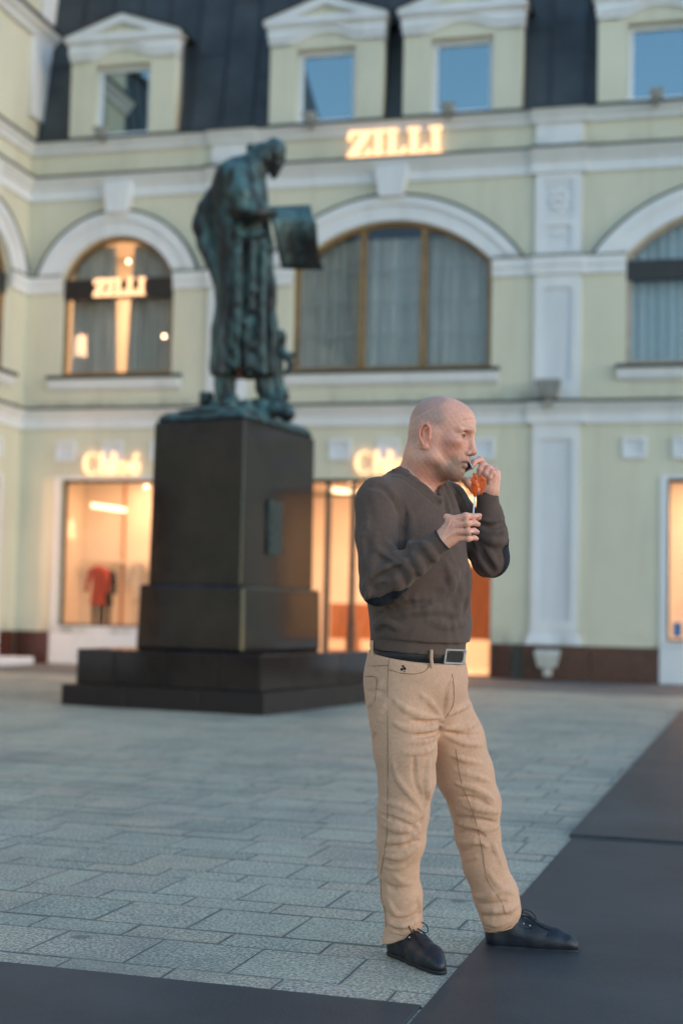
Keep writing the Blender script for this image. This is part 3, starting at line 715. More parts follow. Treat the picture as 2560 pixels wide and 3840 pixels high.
# ------------------------------------------------------------------ granite paving and rubber mats
tp = math.radians(-1.97)
EX = (math.cos(tp), math.sin(tp)); EY = (-math.sin(tp), math.cos(tp))
def G(a, b): return (a * EX[0] + b * EY[0], a * EX[1] + b * EY[1])
def pave_material(name, per_object, dirt=0.0):
    m, nt, b = mat_new(name)
    tc = N(nt, 'ShaderNodeNewGeometry'); v = tc.outputs['Position']
    if per_object:
        rnd = N(nt, 'ShaderNodeObjectInfo').outputs['Random']
    else:
        rnd = N(nt, 'ShaderNodeAttribute', attribute_name='tone').outputs['Fac']
    base = ramp(nt, rnd, [(0.0, (0.34, 0.315, 0.215)), (0.25, (0.47, 0.44, 0.305)), (0.55, (0.56, 0.515, 0.355)), (0.8, (0.56, 0.425, 0.285)), (1.0, (0.41, 0.395, 0.305))])
    mo = noise(nt, 5.5, 5, 0.65, v)
    base = mixc(nt, ramp(nt, mo, [(0.35, (0.42, 0.42, 0.42)), (0.6, (0, 0, 0))]), base, (0.25, 0.25, 0.205))
    sp = noise(nt, 105, 1.5, 0.6, v)
    c = mixc(nt, ramp(nt, sp, [(0.40, (0.70, 0.70, 0.70)), (0.50, (0, 0, 0))]), base, (0.085, 0.088, 0.088))
    sp2 = noise(nt, 80, 1.5, 0.6, v)
    c = mixc(nt, ramp(nt, sp2, [(0.50, (0, 0, 0)), (0.60, (0.85, 0.85, 0.85))]), c, (0.70, 0.69, 0.58))
    st = noise(nt, 0.9, 5, 0.65, v)
    c = mixc(nt, ramp(nt, st, [(0.50, (0, 0, 0)), (0.66, (0.55, 0.55, 0.55))]), c, (0.22, 0.225, 0.20))
    vo = N(nt, 'ShaderNodeTexVoronoi'); vo.inputs['Scale'].default_value = 1.7; nt.links.new(v, vo.inputs['Vector'])
    c = mixc(nt, ramp(nt, vo.outputs['Distance'], [(0.035, (0.75, 0.75, 0.75)), (0.075, (0, 0, 0))]), c, (0.14, 0.145, 0.135))
    if dirt:
        c = mixc(nt, ramp(nt, noise(nt, 9, 4, 0.6, v), [(0.35, (dirt * 0.5,) * 3), (0.7, (dirt,) * 3)]), c, (0.15, 0.152, 0.14))
    nt.links.new(c, b.inputs['Base Color'])
    b.inputs['Roughness'].default_value = 0.6; b.inputs['Specular IOR Level'].default_value = 0.3
    bump(nt, b, sp, 0.5, 0.004)
    return m
MT['pave'] = pave_material('granite paving', True); MT['pave_edge'] = pave_material('granite paving dirty edge', True, 0.25); MT['pave_far'] = pave_material('granite paving far', False)
ROWS = []
y = 3.36; k = 0
seq = []
yy = 4.08
rows = [(3.93, 4.075, 1)]
big = True
while yy < 21.6:
    h = (0.33 if big else 0.163) * (1 + 0.03 * math.sin(yy * 3.1))
    rows.append((yy, yy + h, 0 if big else 1)); yy += h + 0.004; big = not big
rows = [(3.55, 3.92, 0)] + rows
stones = []
for ri_, (b0, b1, kind) in enumerate(rows):
    x = -14.0 + (0.0 if kind == 0 else 0.18); off = (-1.88 if kind == 0 else -1.70)
    n0 = int((-13.5 - off) / 0.345)
    jit = 0 if ri_ < 6 else random.uniform(-0.08, 0.08)
    a = off + n0 * 0.345 + jit
    while a < 9.5:
        w = 0.345
        if ri_ > 5 and random.random() < 0.12: w = 0.345 * random.choice((0.5, 1.5))
        stones.append((a, a + w, b0, b1)); a += w
def visible(p):
    d = np.array(p) - CAM; z = AW[2] @ d
    if z < 0.3: return False
    x, y = AW[0] @ d / z * 5333.33 + 1280, AW[1] @ d / z * 5333.33 + 1920
    return -120 < x < 2680 and -50 < y < 3960
near, far = [], []
for s in stones:
    cx, cy = G((s[0] + s[1]) / 2, (s[2] + s[3]) / 2)
    if cy > 20.8 or cx < XL: continue
    if s[1] < -0.93 + 0.35 or s[2] > 17.5: ok = True
    else: ok = False
    under_mat = (s[0] > -0.90 and s[3] < 17.4) or s[3] < 3.93
    inped = 0.15 < ((cx - KX) * LD[0] + (cy - KY) * LD[1]) < PW - 0.15 and 0.15 < ((cx - KX) * RD[0] + (cy - KY) * RD[1]) < PD - 0.15
    if inped: continue
    (near if visible((cx, cy, 0)) and not under_mat else far).append((math.hypot(cx, cy), s, (cx, cy)))
near.sort(key=lambda t: t[0])
far += near[298:]; near = near[:298]
pav = sheet('pavement', XL, 12, 2.6, 20.84, -0.0045, MT['joint'])
cache = {}
def stone_mesh(w, h, var):
    key = (round(w, 2), round(h, 2), var)
    if key in cache: return cache[key]
    r = random.Random(hash(key) & 0xffff); g = 0.0018; c = 0.002
    m = MB(); x, y = w / 2 - g, h / 2 - g
    q = lambda: r.uniform(-0.0016, 0.0016)
    top = [m.v((sx * (x - c) + q(), sy * (y - c) + q(), 0.0 + q() * 0.8)) for sx, sy in ((-1, -1), (1, -1), (1, 1), (-1, 1))]
    mid = [m.v((sx * x + q(), sy * y + q(), -0.006)) for sx, sy in ((-1, -1), (1, -1), (1, 1), (-1, 1))]
    bot = [m.v((sx * x, sy * y, -0.03)) for sx, sy in ((-1, -1), (1, -1), (1, 1), (-1, 1))]
    bw = min(0.005, x * 0.3, y * 0.3)
    inn = [m.v((sx * (x - c - bw - abs(q()) * 2), sy * (y - c - bw - abs(q()) * 2), 0.0006)) for sx, sy in ((-1, -1), (1, -1), (1, 1), (-1, 1))]
    m.bm.faces.new(inn)
    for i in range(4):
        f = m.bm.faces.new((top[i], top[(i + 1) % 4], inn[(i + 1) % 4], inn[i])); f.material_index = 1
    for A_, B_ in ((top, mid), (mid, bot)):
        for i in range(4): m.bm.faces.new((A_[i], B_[i], B_[(i + 1) % 4], A_[(i + 1) % 4])).material_index = 2
    bmesh.ops.recalc_face_normals(m.bm, faces=m.bm.faces)
    me = bpy.data.meshes.new('paving_stone'); m.bm.to_mesh(me); m.bm.free(); [me.materials.append(MT[k_]) for k_ in ('pave', 'pave_edge', 'joint')]
    cache[key] = me; return me
for i, (_, s, c) in enumerate(near):
    o = bpy.data.objects.new('paving_stone', stone_mesh(s[1] - s[0], s[3] - s[2], i % 5))
    o.location = (c[0], c[1], random.uniform(-0.0018, 0.0012)); o.rotation_euler = (0, 0, tp); o.parent = pav; COL.objects.link(o)
V, Fc, tone = [], [], []
for _, s, c in far:
    g = 0.003; z = random.uniform(-0.002, 0.001); n = len(V)
    a0, a1, b0, b1 = s[0] + g, s[1] - g, s[2] + g, s[3] - g; e = 0.004
    for q in ((a0 + e, b0 + e), (a1 - e, b0 + e), (a1 - e, b1 - e), (a0 + e, b1 - e)): V.append((*G(*q), z))
    for q in ((a0, b0), (a1, b0), (a1, b1), (a0, b1)): V.append((*G(*q), z - 0.011))
    Fc += [(n, n + 1, n + 2, n + 3)] + [(n + 4 + i, n + 4 + (i + 1) % 4, n + (i + 1) % 4, n + i) for i in range(4)]
    tone += [random.random()] * 8
me = bpy.data.meshes.new('paving_stones'); me.from_pydata(V, [], Fc); me.update()
at = me.attributes.new('tone', 'FLOAT', 'POINT'); at.data.foreach_set('value', np.array(tone, np.float32))
tag(link('paving_stones', me, MT['pave_far'], pav), kind='stuff')
# mats
m, nt, b = mat_new('dark rubber mat')
v = coords(nt)
f = noise(nt, 170, 2, 0.7, v)
c = ramp(nt, f, [(0.35, (0.022, 0.025, 0.027)), (0.65, (0.048, 0.052, 0.055))])
c = mixc(nt, ramp(nt, noise(nt, 150, 1, 0.5, v), [(0.70, (0, 0, 0)), (0.76, (0.7, 0.7, 0.7))]), c, (0.22, 0.23, 0.23))
big_ = noise(nt, 1.3, 5, 0.6, v)
c = mixc(nt, ramp(nt, big_, [(0.42, (0, 0, 0)), (0.68, (0.7, 0.7, 0.7))]), c, (0.075, 0.080, 0.082))
nt.links.new(c, b.inputs['Base Color']); b.inputs['Roughness'].default_value = 0.55; b.inputs['Specular IOR Level'].default_value = 0.5
bump(nt, b, f, 0.4, 0.002)
MT['mat'] = m
def mat_piece(a0, a1, b0, b1, label, h=0.007):
    mm = MB(lambda a, b_, z: (*G(a, b_), z)).box(a0, a1, b0, b1, -0.004, h)
    o = mm.build('rubber_mat', MT['mat'], None, bevel=0.002, origin=(*G((a0 + a1) / 2, (b0 + b1) / 2), 0.0))
    tag(o, label, 'mat', 'dark mats laid over the paving')
mat_piece(-6.0, -0.905, 1.2, 3.935, 'dark grey mat strip across the foot of the picture, left of the man')
mat_piece(-0.895, 4.2, 1.2, 7.143, 'dark grey mat under the man’s outstretched left shoe')
mat_piece(-0.912, 4.2, 7.150, 17.45, 'dark grey mat beyond the seam, running towards the building on the right', 0.02)
# ------------------------------------------------------------------ sculpting: signed-distance shapes turned into one continuous mesh
def A3(p): return np.asarray(p, dtype=np.float32)
def nrm(v): v = np.asarray(v, float); return v / np.linalg.norm(v)
class Field:
    def __init__(s, lo, hi, h):
        s.lo = A3(lo); s.h = h
        s.n = np.ceil((A3(hi) - s.lo) / h).astype(int) + 1
        s.ax = [s.lo[i] + h * np.arange(s.n[i], dtype=np.float32) for i in range(3)]
        s.F = np.full(s.n, 1.0, np.float32)
    def sub_(s, bl, bh):
        a = np.maximum(0, np.floor((A3(bl) - s.lo) / s.h).astype(int)); b = np.minimum(s.n, np.ceil((A3(bh) - s.lo) / s.h).astype(int) + 1)
        if np.any(b <= a): return None
        sl = tuple(slice(a[i], b[i]) for i in range(3))
        return sl, s.ax[0][sl[0]][:, None, None], s.ax[1][sl[1]][None, :, None], s.ax[2][sl[2]][None, None, :]
    def put(s, sl, d, k, op):
        f = s.F[sl]
        if op == 'u':
            if k <= 0: s.F[sl] = np.minimum(f, d)
            else:
                hh = np.clip(0.5 + 0.5 * (f - d) / k, 0, 1); s.F[sl] = f + (d - f) * hh - k * hh * (1 - hh)
        elif op == 's':
            d = -d
            if k <= 0: s.F[sl] = np.maximum(f, d)
            else:
                hh = np.clip(0.5 - 0.5 * (f - d) / k, 0, 1); s.F[sl] = f + (d - f) * hh + k * hh * (1 - hh)
    def cap(s, a, b, ra, rb=None, k=0.01, op='u', flat=None):
        """tapered capsule; flat=(axis, factor) squashes the distance along a unit axis"""
        rb = ra if rb is None else rb; a = A3(a); b = A3(b); R = max(ra, rb) * (1.6 if flat is not None else 1) + k + 2.5 * s.h
        q = s.sub_(np.minimum(a, b) - R, np.maximum(a, b) + R)
        if q is None: return s
        sl, X, Y, Z = q; ab = b - a; L = float(ab @ ab) + 1e-12
        t = np.clip(((X - a[0]) * ab[0] + (Y - a[1]) * ab[1] + (Z - a[2]) * ab[2]) / L, 0, 1)
        dx, dy, dz = X - a[0] - t * ab[0], Y - a[1] - t * ab[1], Z - a[2] - t * ab[2]
        if flat is not None:
            n, fc = A3(flat[0]), flat[1]; w = dx * n[0] + dy * n[1] + dz * n[2]
            d2 = dx * dx + dy * dy + dz * dz - w * w; d = np.sqrt(np.maximum(d2, 0) + (w * fc) ** 2)
        else: d = np.sqrt(dx * dx + dy * dy + dz * dz)
        s.put(sl, d - (ra + t * (rb - ra)), k, op); return s
    def chain(s, pts, rs, k=0.01, op='u', flat=None):
        for i in range(len(pts) - 1): s.cap(pts[i], pts[i + 1], rs[i], rs[i + 1], k, op, flat)
        return s
    def ell(s, c, r, M=None, k=0.01, op='u'):
        c = A3(c); r = A3(r); R = float(r.max()) + k + 2.5 * s.h
        q = s.sub_(c - R, c + R)
        if q is None: return s
        sl, X, Y, Z = q; X, Y, Z = X - c[0], Y - c[1], Z - c[2]
        if M is not None:
            M = A3(M); X, Y, Z = (M[0][0] * X + M[0][1] * Y + M[0][2] * Z, M[1][0] * X + M[1][1] * Y + M[1][2] * Z, M[2][0] * X + M[2][1] * Y + M[2][2] * Z)
        k0 = np.sqrt((X / r[0]) ** 2 + (Y / r[1]) ** 2 + (Z / r[2]) ** 2); k1 = np.sqrt((X / r[0] ** 2) ** 2 + (Y / r[1] ** 2) ** 2 + (Z / r[2] ** 2) ** 2)
        s.put(sl, (k0 * (k0 - 1) / np.maximum(k1, 1e-9)).astype(np.float32), k, op); return s
    def box(s, c, r, M=None, rd=0.0, k=0.0, op='u'):
        c = A3(c); r = A3(r); R = float(np.linalg.norm(r)) + k + 2.5 * s.h
        q = s.sub_(c - R, c + R)
        if q is None: return s
        sl, X, Y, Z = q; X, Y, Z = X - c[0], Y - c[1], Z - c[2]
        if M is not None:
            M = A3(M); X, Y, Z = (M[0][0] * X + M[0][1] * Y + M[0][2] * Z, M[1][0] * X + M[1][1] * Y + M[1][2] * Z, M[2][0] * X + M[2][1] * Y + M[2][2] * Z)
        qx, qy, qz = np.abs(X) - r[0] + rd, np.abs(Y) - r[1] + rd, np.abs(Z) - r[2] + rd
        d = np.sqrt(np.maximum(qx, 0) ** 2 + np.maximum(qy, 0) ** 2 + np.maximum(qz, 0) ** 2) + np.minimum(np.maximum(qx, np.maximum(qy, qz)), 0) - rd
        s.put(sl, d.astype(np.float32), k, op); return s
    def cutplane(s, p, n, c, R, k=0.0):
        """removes everything on the side n of the plane through p, inside radius R of c"""
        c = A3(c); n = A3(nrm(n)); q = s.sub_(c - R, c + R)
        if q is None: return s
        sl, X, Y, Z = q
        d = (X - p[0]) * n[0] + (Y - p[1]) * n[1] + (Z - p[2]) * n[2]
        ins = ((X - c[0]) ** 2 + (Y - c[1]) ** 2 + (Z - c[2]) ** 2) < R * R
        f = s.F[sl]; s.F[sl] = np.where(ins, np.maximum(f, d), f); return s
    def warp(s, fn):
        X, Y, Z = s.ax[0][:, None, None], s.ax[1][None, :, None], s.ax[2][None, None, :]
        s.F += fn(X, Y, Z).astype(np.float32); return s
    def mesh(s):
        F = s.F; n = F.shape; S = F < 0
        cnt = np.zeros((n[0] - 1, n[1] - 1, n[2] - 1), np.int8)
        for i in (0, 1):
            for j in (0, 1):
                for k in (0, 1): cnt += S[i:n[0] - 1 + i, j:n[1] - 1 + j, k:n[2] - 1 + k]
        act = (cnt > 0) & (cnt < 8); I, J, K = np.nonzero(act)
        idx = np.full(act.shape, -1, np.int32); idx[I, J, K] = np.arange(len(I))
        cor = {(i, j, k): F[I + i, J + j, K + k] for i in (0, 1) for j in (0, 1) for k in (0, 1)}
        acc = np.zeros((len(I), 3), np.float32); w = np.zeros(len(I), np.float32)
        for ax in range(3):
            o = [a for a in range(3) if a != ax]
            for p in (0, 1):
                for q in (0, 1):
                    c0 = [0, 0, 0]; c0[o[0]] = p; c0[o[1]] = q; c1 = list(c0); c1[ax] = 1
                    fa, fb = cor[tuple(c0)], cor[tuple(c1)]; m = (fa < 0) != (fb < 0)
                    t = np.where(m, fa / np.where(m, fa - fb, 1), 0)
                    v = np.zeros((len(I), 3), np.float32); v[:, o[0]] = p; v[:, o[1]] = q; v[:, ax] = t
                    acc += v * m[:, None]; w += m
        V = (acc / w[:, None] + np.stack([I, J, K], 1)) * s.h + s.lo
        Q = []
        for ax in range(3):
            o = [a for a in range(3) if a != ax]
            a = [slice(None)] * 3; b = [slice(None)] * 3; a[ax] = slice(0, n[ax] - 1); b[ax] = slice(1, n[ax])
            ch = S[tuple(a)] != S[tuple(b)]
            c = np.argwhere(ch); ok = np.all((c[:, o] > 0) & (c[:, o] < np.array([n[o[0]] - 1, n[o[1]] - 1])), axis=1); c = c[ok]
            ins = S[tuple(a)][c[:, 0], c[:, 1], c[:, 2]]
            g = []
            for d0, d1 in ((1, 1), (0, 1), (0, 0), (1, 0)):
                e = c.copy(); e[:, o[0]] -= d0; e[:, o[1]] -= d1; g.append(idx[e[:, 0], e[:, 1], e[:, 2]])
            g = np.stack(g, 1)
            flip = ins if ax != 1 else ~ins
            g[~flip] = g[~flip][:, ::-1]; Q.append(g)
        return V.astype(np.float64), np.concatenate(Q).astype(np.int32)
def relax(V, Q, it=2, lam=0.5):
    for _ in range(it):
        acc = np.zeros_like(V); w = np.zeros(len(V))
        for a, b in ((0, 1), (1, 2), (2, 3), (3, 0)):
            np.add.at(acc, Q[:, a], V[Q[:, b]]); np.add.at(acc, Q[:, b], V[Q[:, a]])
            np.add.at(w, Q[:, a], 1); np.add.at(w, Q[:, b], 1)
        V = V + lam * (acc / np.maximum(w, 1)[:, None] - V)
    return V
def np_mesh(name, V, Q, mat, parent=None, cols=None, shade=True):
    me = bpy.data.meshes.new(name)
    off = np.array(world_loc(parent)) if parent is not None else np.zeros(3)
    Q = np.asarray(Q, np.int32)
    me.vertices.add(len(V)); me.vertices.foreach_set('co', (np.asarray(V) - off).astype(np.float32).ravel())
    me.loops.add(Q.size); me.loops.foreach_set('vertex_index', Q.ravel())
    me.polygons.add(len(Q)); me.polygons.foreach_set('loop_start', np.arange(0, Q.size, Q.shape[1], dtype=np.int32))
    me.update(calc_edges=True); me.validate()
    if shade: smooth(me)
    if cols is not None:
        at = me.attributes.new('Col', 'FLOAT_COLOR', 'POINT')
        at.data.foreach_set('color', np.concatenate([cols, np.ones((len(cols), 1))], 1).astype(np.float32).ravel())
    return link(name, me, mat, parent)
def vnoise(p, scale, seed=0, octs=3):
    """smooth lattice noise in -1..1 for arrays of points"""
    p = np.asarray(p, np.float64) * scale; out = np.zeros(len(p)); amp = 1.0; tot = 0
    for o in range(octs):
        i = np.floor(p).astype(np.int64); f = p - i; f = f * f * (3 - 2 * f); acc = 0
        for a in (0, 1):
            for b in (0, 1):
                for c in (0, 1):
                    h = ((i[:, 0] + a) * 73856093) ^ ((i[:, 1] + b) * 19349663) ^ ((i[:, 2] + c) * 83492791) ^ (seed * 2654435 + o * 97)
                    h = (h * 1103515245 + 12345) & 0x7fffffff; h = ((h >> 8) * 69069 + 1) & 0x7fffffff
                    r = (h & 0xffff) / 32767.5 - 1
                    acc = acc + r * (f[:, 0] if a else 1 - f[:, 0]) * (f[:, 1] if b else 1 - f[:, 1]) * (f[:, 2] if c else 1 - f[:, 2])
        out += acc * amp; tot += amp; amp *= 0.5; p = p * 2.03
    return out / tot
def vnormals(V, Q):
    a = np.cross(V[Q[:, 2]] - V[Q[:, 0]], V[Q[:, 3]] - V[Q[:, 1]]); nn = np.zeros_like(V)
    for i in range(4): np.add.at(nn, Q[:, i], a)
    return nn / np.maximum(np.linalg.norm(nn, axis=1), 1e-12)[:, None]
def sstep(a, b, x):
    t = np.clip((x - a) / (b - a), 0, 1); return t * t * (3 - 2 * t)
RH = nrm([AW[0][0], AW[0][1], 0])        # horizontal direction to the right of the picture
FH = nrm([AW[2][0], AW[2][1], 0])        # horizontal direction away from the camera
UP = np.array([0, 0, 1.0])
# ------------------------------------------------------------------ bronze statue on the pedestal
m, nt, b = mat_new('weathered bronze')
v = coords(nt)
ge = N(nt, 'ShaderNodeNewGeometry'); sx = N(nt, 'ShaderNodeSeparateXYZ'); nt.links.new(ge.outputs['Normal'], sx.inputs['Vector'])
up = N(nt, 'ShaderNodeMath', operation='MULTIPLY_ADD'); up.inputs[1].default_value = 0.22; up.inputs[2].default_value = 0.0
nt.links.new(sx.outputs['Z'], up.inputs[0])
vv = coords(nt, (5, 5, 1.1)); f = noise(nt, 1.4, 6, 0.65, vv)
ad = N(nt, 'ShaderNodeMath', operation='ADD'); nt.links.new(up.outputs[0], ad.inputs[0]); nt.links.new(f, ad.inputs[1])
c = ramp(nt, ad.outputs[0], [(0.34, (0.017, 0.015, 0.016)), (0.45, (0.026, 0.031, 0.033)), (0.56, (0.055, 0.098, 0.098)), (0.70, (0.105, 0.195, 0.19))])
nt.links.new(c, b.inputs['Base Color']); b.inputs['Metallic'].default_value = 0.35; b.inputs['Roughness'].default_value = 0.5
bump(nt, b, noise(nt, 22, 5, 0.65, v), 0.5, 0.02)
MT['bronze'] = m
ctr = FP(PW / 2, PD / 2, 0)
SD = float(AW[2] @ (np.array([ctr[0], ctr[1], 3.6]) - CAM))
def S_(x, y, dd=0.0):
    """point given in the coordinates of the enlarged view of the statue, at depth dd from its middle plane"""
    return P((660 + x / 2.1387) / 1.63265, (480 + y / 2.1387) / 1.63265, SD + dd)
U = 0.001472
st = empty('bronze_statue', (ctr[0], ctr[1], 3.19)); tag(st, 'green-black bronze statue of a bowed bearded man in a long robe with a sheet', 'statue')
lo = np.minimum(S_(80, 2330, -0.6), S_(1150, 40, 0.6)); hi = np.maximum(S_(80, 2330, -0.6), S_(1150, 40, 0.6))
lo = np.minimum(lo, np.minimum(S_(80, 2330, 0.6), S_(1150, 40, -0.6))); hi = np.maximum(hi, np.maximum(S_(80, 2330, 0.6), S_(1150, 40, -0.6)))
fd = Field(lo - 0.05, hi + 0.05, 0.0165)
tw = (FH, 1.12)
# robe and trunk
fd.chain([S_(545, 395, 0.0), S_(515, 560), S_(520, 760), S_(545, 950), S_(558, 1300), S_(552, 1640), S_(538, 1900)],
         [175 * U, 212 * U, 214 * U, 218 * U, 232 * U, 254 * U, 274 * U], 0.10, 'u', tw)
fd.cutplane(S_(540, 1985), (0, 0, -1), S_(540, 2130), 0.62)
fd.ell(S_(470, 420, 0.02), (0.24, 0.30, 0.22), None, 0.12)
fd.ell(S_(600, 330, 0.0), (0.16, 0.22, 0.12), None, 0.08)
# far arm, reaching back and down
fd.chain([S_(380, 500, 0.05), S_(270, 660, 0.05), S_(222, 790, 0.04)], [0.16, 0.15, 0.125], 0.05)
fd.chain([S_(222, 800, 0.04), S_(235, 930, 0.02), S_(285, 1090, 0.0), S_(325, 1240, -0.05)], [0.125, 0.10, 0.075, 0.05], 0.03)
fd.ell(S_(205, 770, 0.04), (0.11, 0.13, 0.12), None, 0.05)
# near arm, bent forward to the sheet, with bulky sleeve
fd.chain([S_(520, 400, -0.26), S_(520, 540, -0.36), S_(545, 640, -0.38)], [0.16, 0.15, 0.135], 0.05)
fd.chain([S_(545, 645, -0.38), S_(640, 668, -0.38), S_(715, 672, -0.34)], [0.125, 0.115, 0.088], 0.04)
fd.chain([S_(715, 668, -0.33), S_(765, 668, -0.30), S_(800, 690, -0.28)], [0.055, 0.05, 0.035], 0.02)
for i, (a, bb) in enumerate((((560, 540), (660, 590)), ((585, 600), (700, 625)), ((470, 520), (440, 640)), ((600, 480), (640, 540)))):
    fd.cap(S_(*a, -0.44), S_(*bb, -0.42), 0.045, 0.04, 0.03)
# neck, head, hair and beard
fd.chain([S_(630, 300), S_(700, 245), S_(745, 200)], [0.16, 0.135, 0.13], 0.06)
hm = [RH * 0.86 - UP * 0.51, FH, RH * 0.51 + UP * 0.86]
fd.ell(S_(782, 178), (0.145, 0.125, 0.155), hm, 0.03)
fd.ell(S_(800, 245), (0.10, 0.10, 0.115), hm, 0.03)
fd.ell(S_(690, 215), (0.13, 0.14, 0.14), None, 0.05)
fd.ell(S_(602, 160), (0.055, 0.09, 0.06), None, 0.03)
fd.cap(S_(866, 232, -0.05), S_(862, 232, 0.05), 0.022, 0.022, 0.02)
fd.cap(S_(852, 240), S_(848, 285), 0.02, 0.028, 0.015)
fd.chain([S_(800, 300), S_(785, 350), S_(778, 405)], [0.085, 0.06, 0.018], 0.03)
fd.ell(S_(735, 255, -0.12), (0.03, 0.025, 0.05), None, 0.015)
fd.ell(S_(835, 262, -0.06), (0.028, 0.02, 0.016), None, 0.01, 's')
for k in range(9):
    fd.cap(S_(690 + 14 * k, 120 + 6 * abs(k - 4), -0.11), S_(668 + 18 * k, 235, -0.135), 0.02, 0.014, 0.012)
# legs and boots
fd.chain([S_(395, 1930, -0.05), S_(392, 2090, -0.07), S_(400, 2170, -0.09)], [0.135, 0.12, 0.115], 0.04)
fd.chain([S_(400, 2175, -0.09), S_(455, 2185, -0.2)], [0.10, 0.08], 0.03)
fd.chain([S_(690, 1930, 0.03), S_(715, 2080, 0.0), S_(735, 2160, -0.03)], [0.14, 0.115, 0.10], 0.04)
fd.chain([S_(735, 2165, -0.03), S_(820, 2195, -0.16), S_(870, 2215, -0.22)], [0.095, 0.075, 0.05], 0.03)
# folds of the robe
def fold(pts, r, op, dd=-0.30, k=0.03):
    fd.chain([S_(x, y, dd + (q[0] if q else 0)) for x, y, *q in pts], [r] * len(pts), k, op)
for pts, r, op in (([(575, 960), (562, 1180), (555, 1400), (530, 1680), (505, 1950)], 0.055, 's'), ([(660, 900), (650, 1250), (640, 1960)], 0.03, 's'),
                   ([(440, 900), (425, 1300), (370, 1700), (340, 1960)], 0.04, 's'), ([(735, 1000, 0.15), (730, 1500, 0.12), (740, 1960, 0.06)], 0.035, 's'),
                   ([(610, 930), (610, 1300), (585, 1960)], 0.045, 'u'), ([(500, 1000), (480, 1400), (430, 1960)], 0.05, 'u'), ([(700, 950, 0.05), (690, 1400, 0.03), (700, 1960)], 0.045, 'u'),
                   ([(395, 1100, 0.1), (350, 1960)], 0.04, 'u'), ([(480, 1500), (455, 1960)], 0.03, 's'), ([(610, 1500), (600, 1960)], 0.025, 's'), ([(560, 1560), (548, 1960)], 0.04, 'u'),
                   ([(660, 1650), (665, 1960)], 0.03, 'u'), ([(430, 700), (560, 800), (680, 790)], 0.05, 's'), ([(400, 780), (560, 880), (720, 850)], 0.035, 'u'),
                   ([(560, 330), (620, 480), (690, 600)], 0.04, 'u'), ([(380, 560), (420, 800), (400, 1000)], 0.045, 's'), ([(640, 420), (690, 560)], 0.035, 's')):
    fold(pts, r, op)
fd.ell(S_(548, 2030, -0.1), (0.09, 0.5, 0.13), None, 0.03, 's')
def wob(X, Y, Z):
    t = np.arctan2(Y - ctr[1], X - ctr[0])
    return 0.010 * np.sin(t * 11 + Z * 1.3 + 1.5 * np.sin(Z * 2.1)) * np.clip((5.6 - Z) / 1.0, 0, 1) * np.clip((Z - 3.5) / 0.3, 0, 1) + 0.006 * np.sin(X * 31 + Z * 17) * np.sin(Y * 29 - Z * 11)
fd.warp(wob)
V_, Q_ = fd.mesh(); V_ = relax(V_, Q_, 1)
np_mesh('figure', V_, Q_, MT['bronze'], st)
# the printed sheet hanging over the forearm
ms = MB(); rows = []
prof = [(742, 628, 1078, 612, -0.06), (742, 672, 1085, 655, -0.13), (748, 706, 1090, 690, -0.185), (758, 735, 1100, 716, -0.24), (772, 765, 1128, 752, -0.26), (792, 860, 1134, 860, -0.20), (815, 980, 1140, 975, -0.10), (832, 1060, 1158, 1060, -0.03), (846, 1118, 1182, 1126, 0.02)]
for thick in (0, 1):
    g = []
    for j, (xa, ya, xb, yb, dd) in enumerate(prof):
        row = []
        for i in range(13):
            t = i / 12
            cur = 0.05 * math.sin(t * 3.1416) * (1 if j > 3 else 0.4) - 0.03 * math.sin(t * 6.3 + j * 0.5)
            p = S_(xa + (xb - xa) * t, ya + (yb - ya) * t + (14 * t * t if j == 3 else 0), dd + 0.18 * t + cur)
            p = p - FH * 0.0 + (FH * 0.022 + UP * -0.012) * thick
            row.append(ms.v(tuple(p)))
        g.append(row)
    rows.append(g)
for g in rows:
    for j in range(len(prof) - 1):
        for i in range(12): ms.bm.faces.new((g[j][i], g[j][i + 1], g[j + 1][i + 1], g[j + 1][i]))
def edge(fn_, n_):
    for k in range(n_):
        a, b2 = fn_(0, k), fn_(0, k + 1); c2, d2 = fn_(1, k + 1), fn_(1, k); ms.bm.faces.new((a, b2, c2, d2))
edge(lambda t, k: rows[t][0][k], 12); edge(lambda t, k: rows[t][-1][k], 12); edge(lambda t, k: rows[t][k][0], len(prof) - 1); edge(lambda t, k: rows[t][k][-1], len(prof) - 1)
ms.build('printed_sheet', MT['bronze'], st, shade=True)
# press lever with ball and forked grip behind the robe
fp = Field(S_(760, 2330, 0.0) - 0.5, S_(1000, 1500, 0.3) + 0.5, 0.018)
fp.ell(S_(832, 1678, 0.15), (0.085, 0.085, 0.10), None, 0.02); fp.chain([S_(800, 1900, 0.12), S_(838, 1790, 0.14), S_(845, 1700, 0.15)], [0.07, 0.06, 0.05], 0.02)
fp.chain([S_(835, 1800, 0.12), S_(890, 1830, 0.10), S_(955, 1812, 0.08)], [0.055, 0.05, 0.03], 0.02); fp.chain([S_(895, 1830, 0.1), S_(922, 1900, 0.09), S_(885, 1965, 0.08)], [0.045, 0.04, 0.03], 0.02)
fp.chain([S_(800, 1900, 0.14), S_(800, 2200, 0.14)], [0.09, 0.11], 0.03); fp.ell(S_(845, 2140, 0.1), (0.09, 0.09, 0.10), None, 0.03)
V_, Q_ = fp.mesh(); np_mesh('press_lever', V_, Q_, MT['bronze'], st)
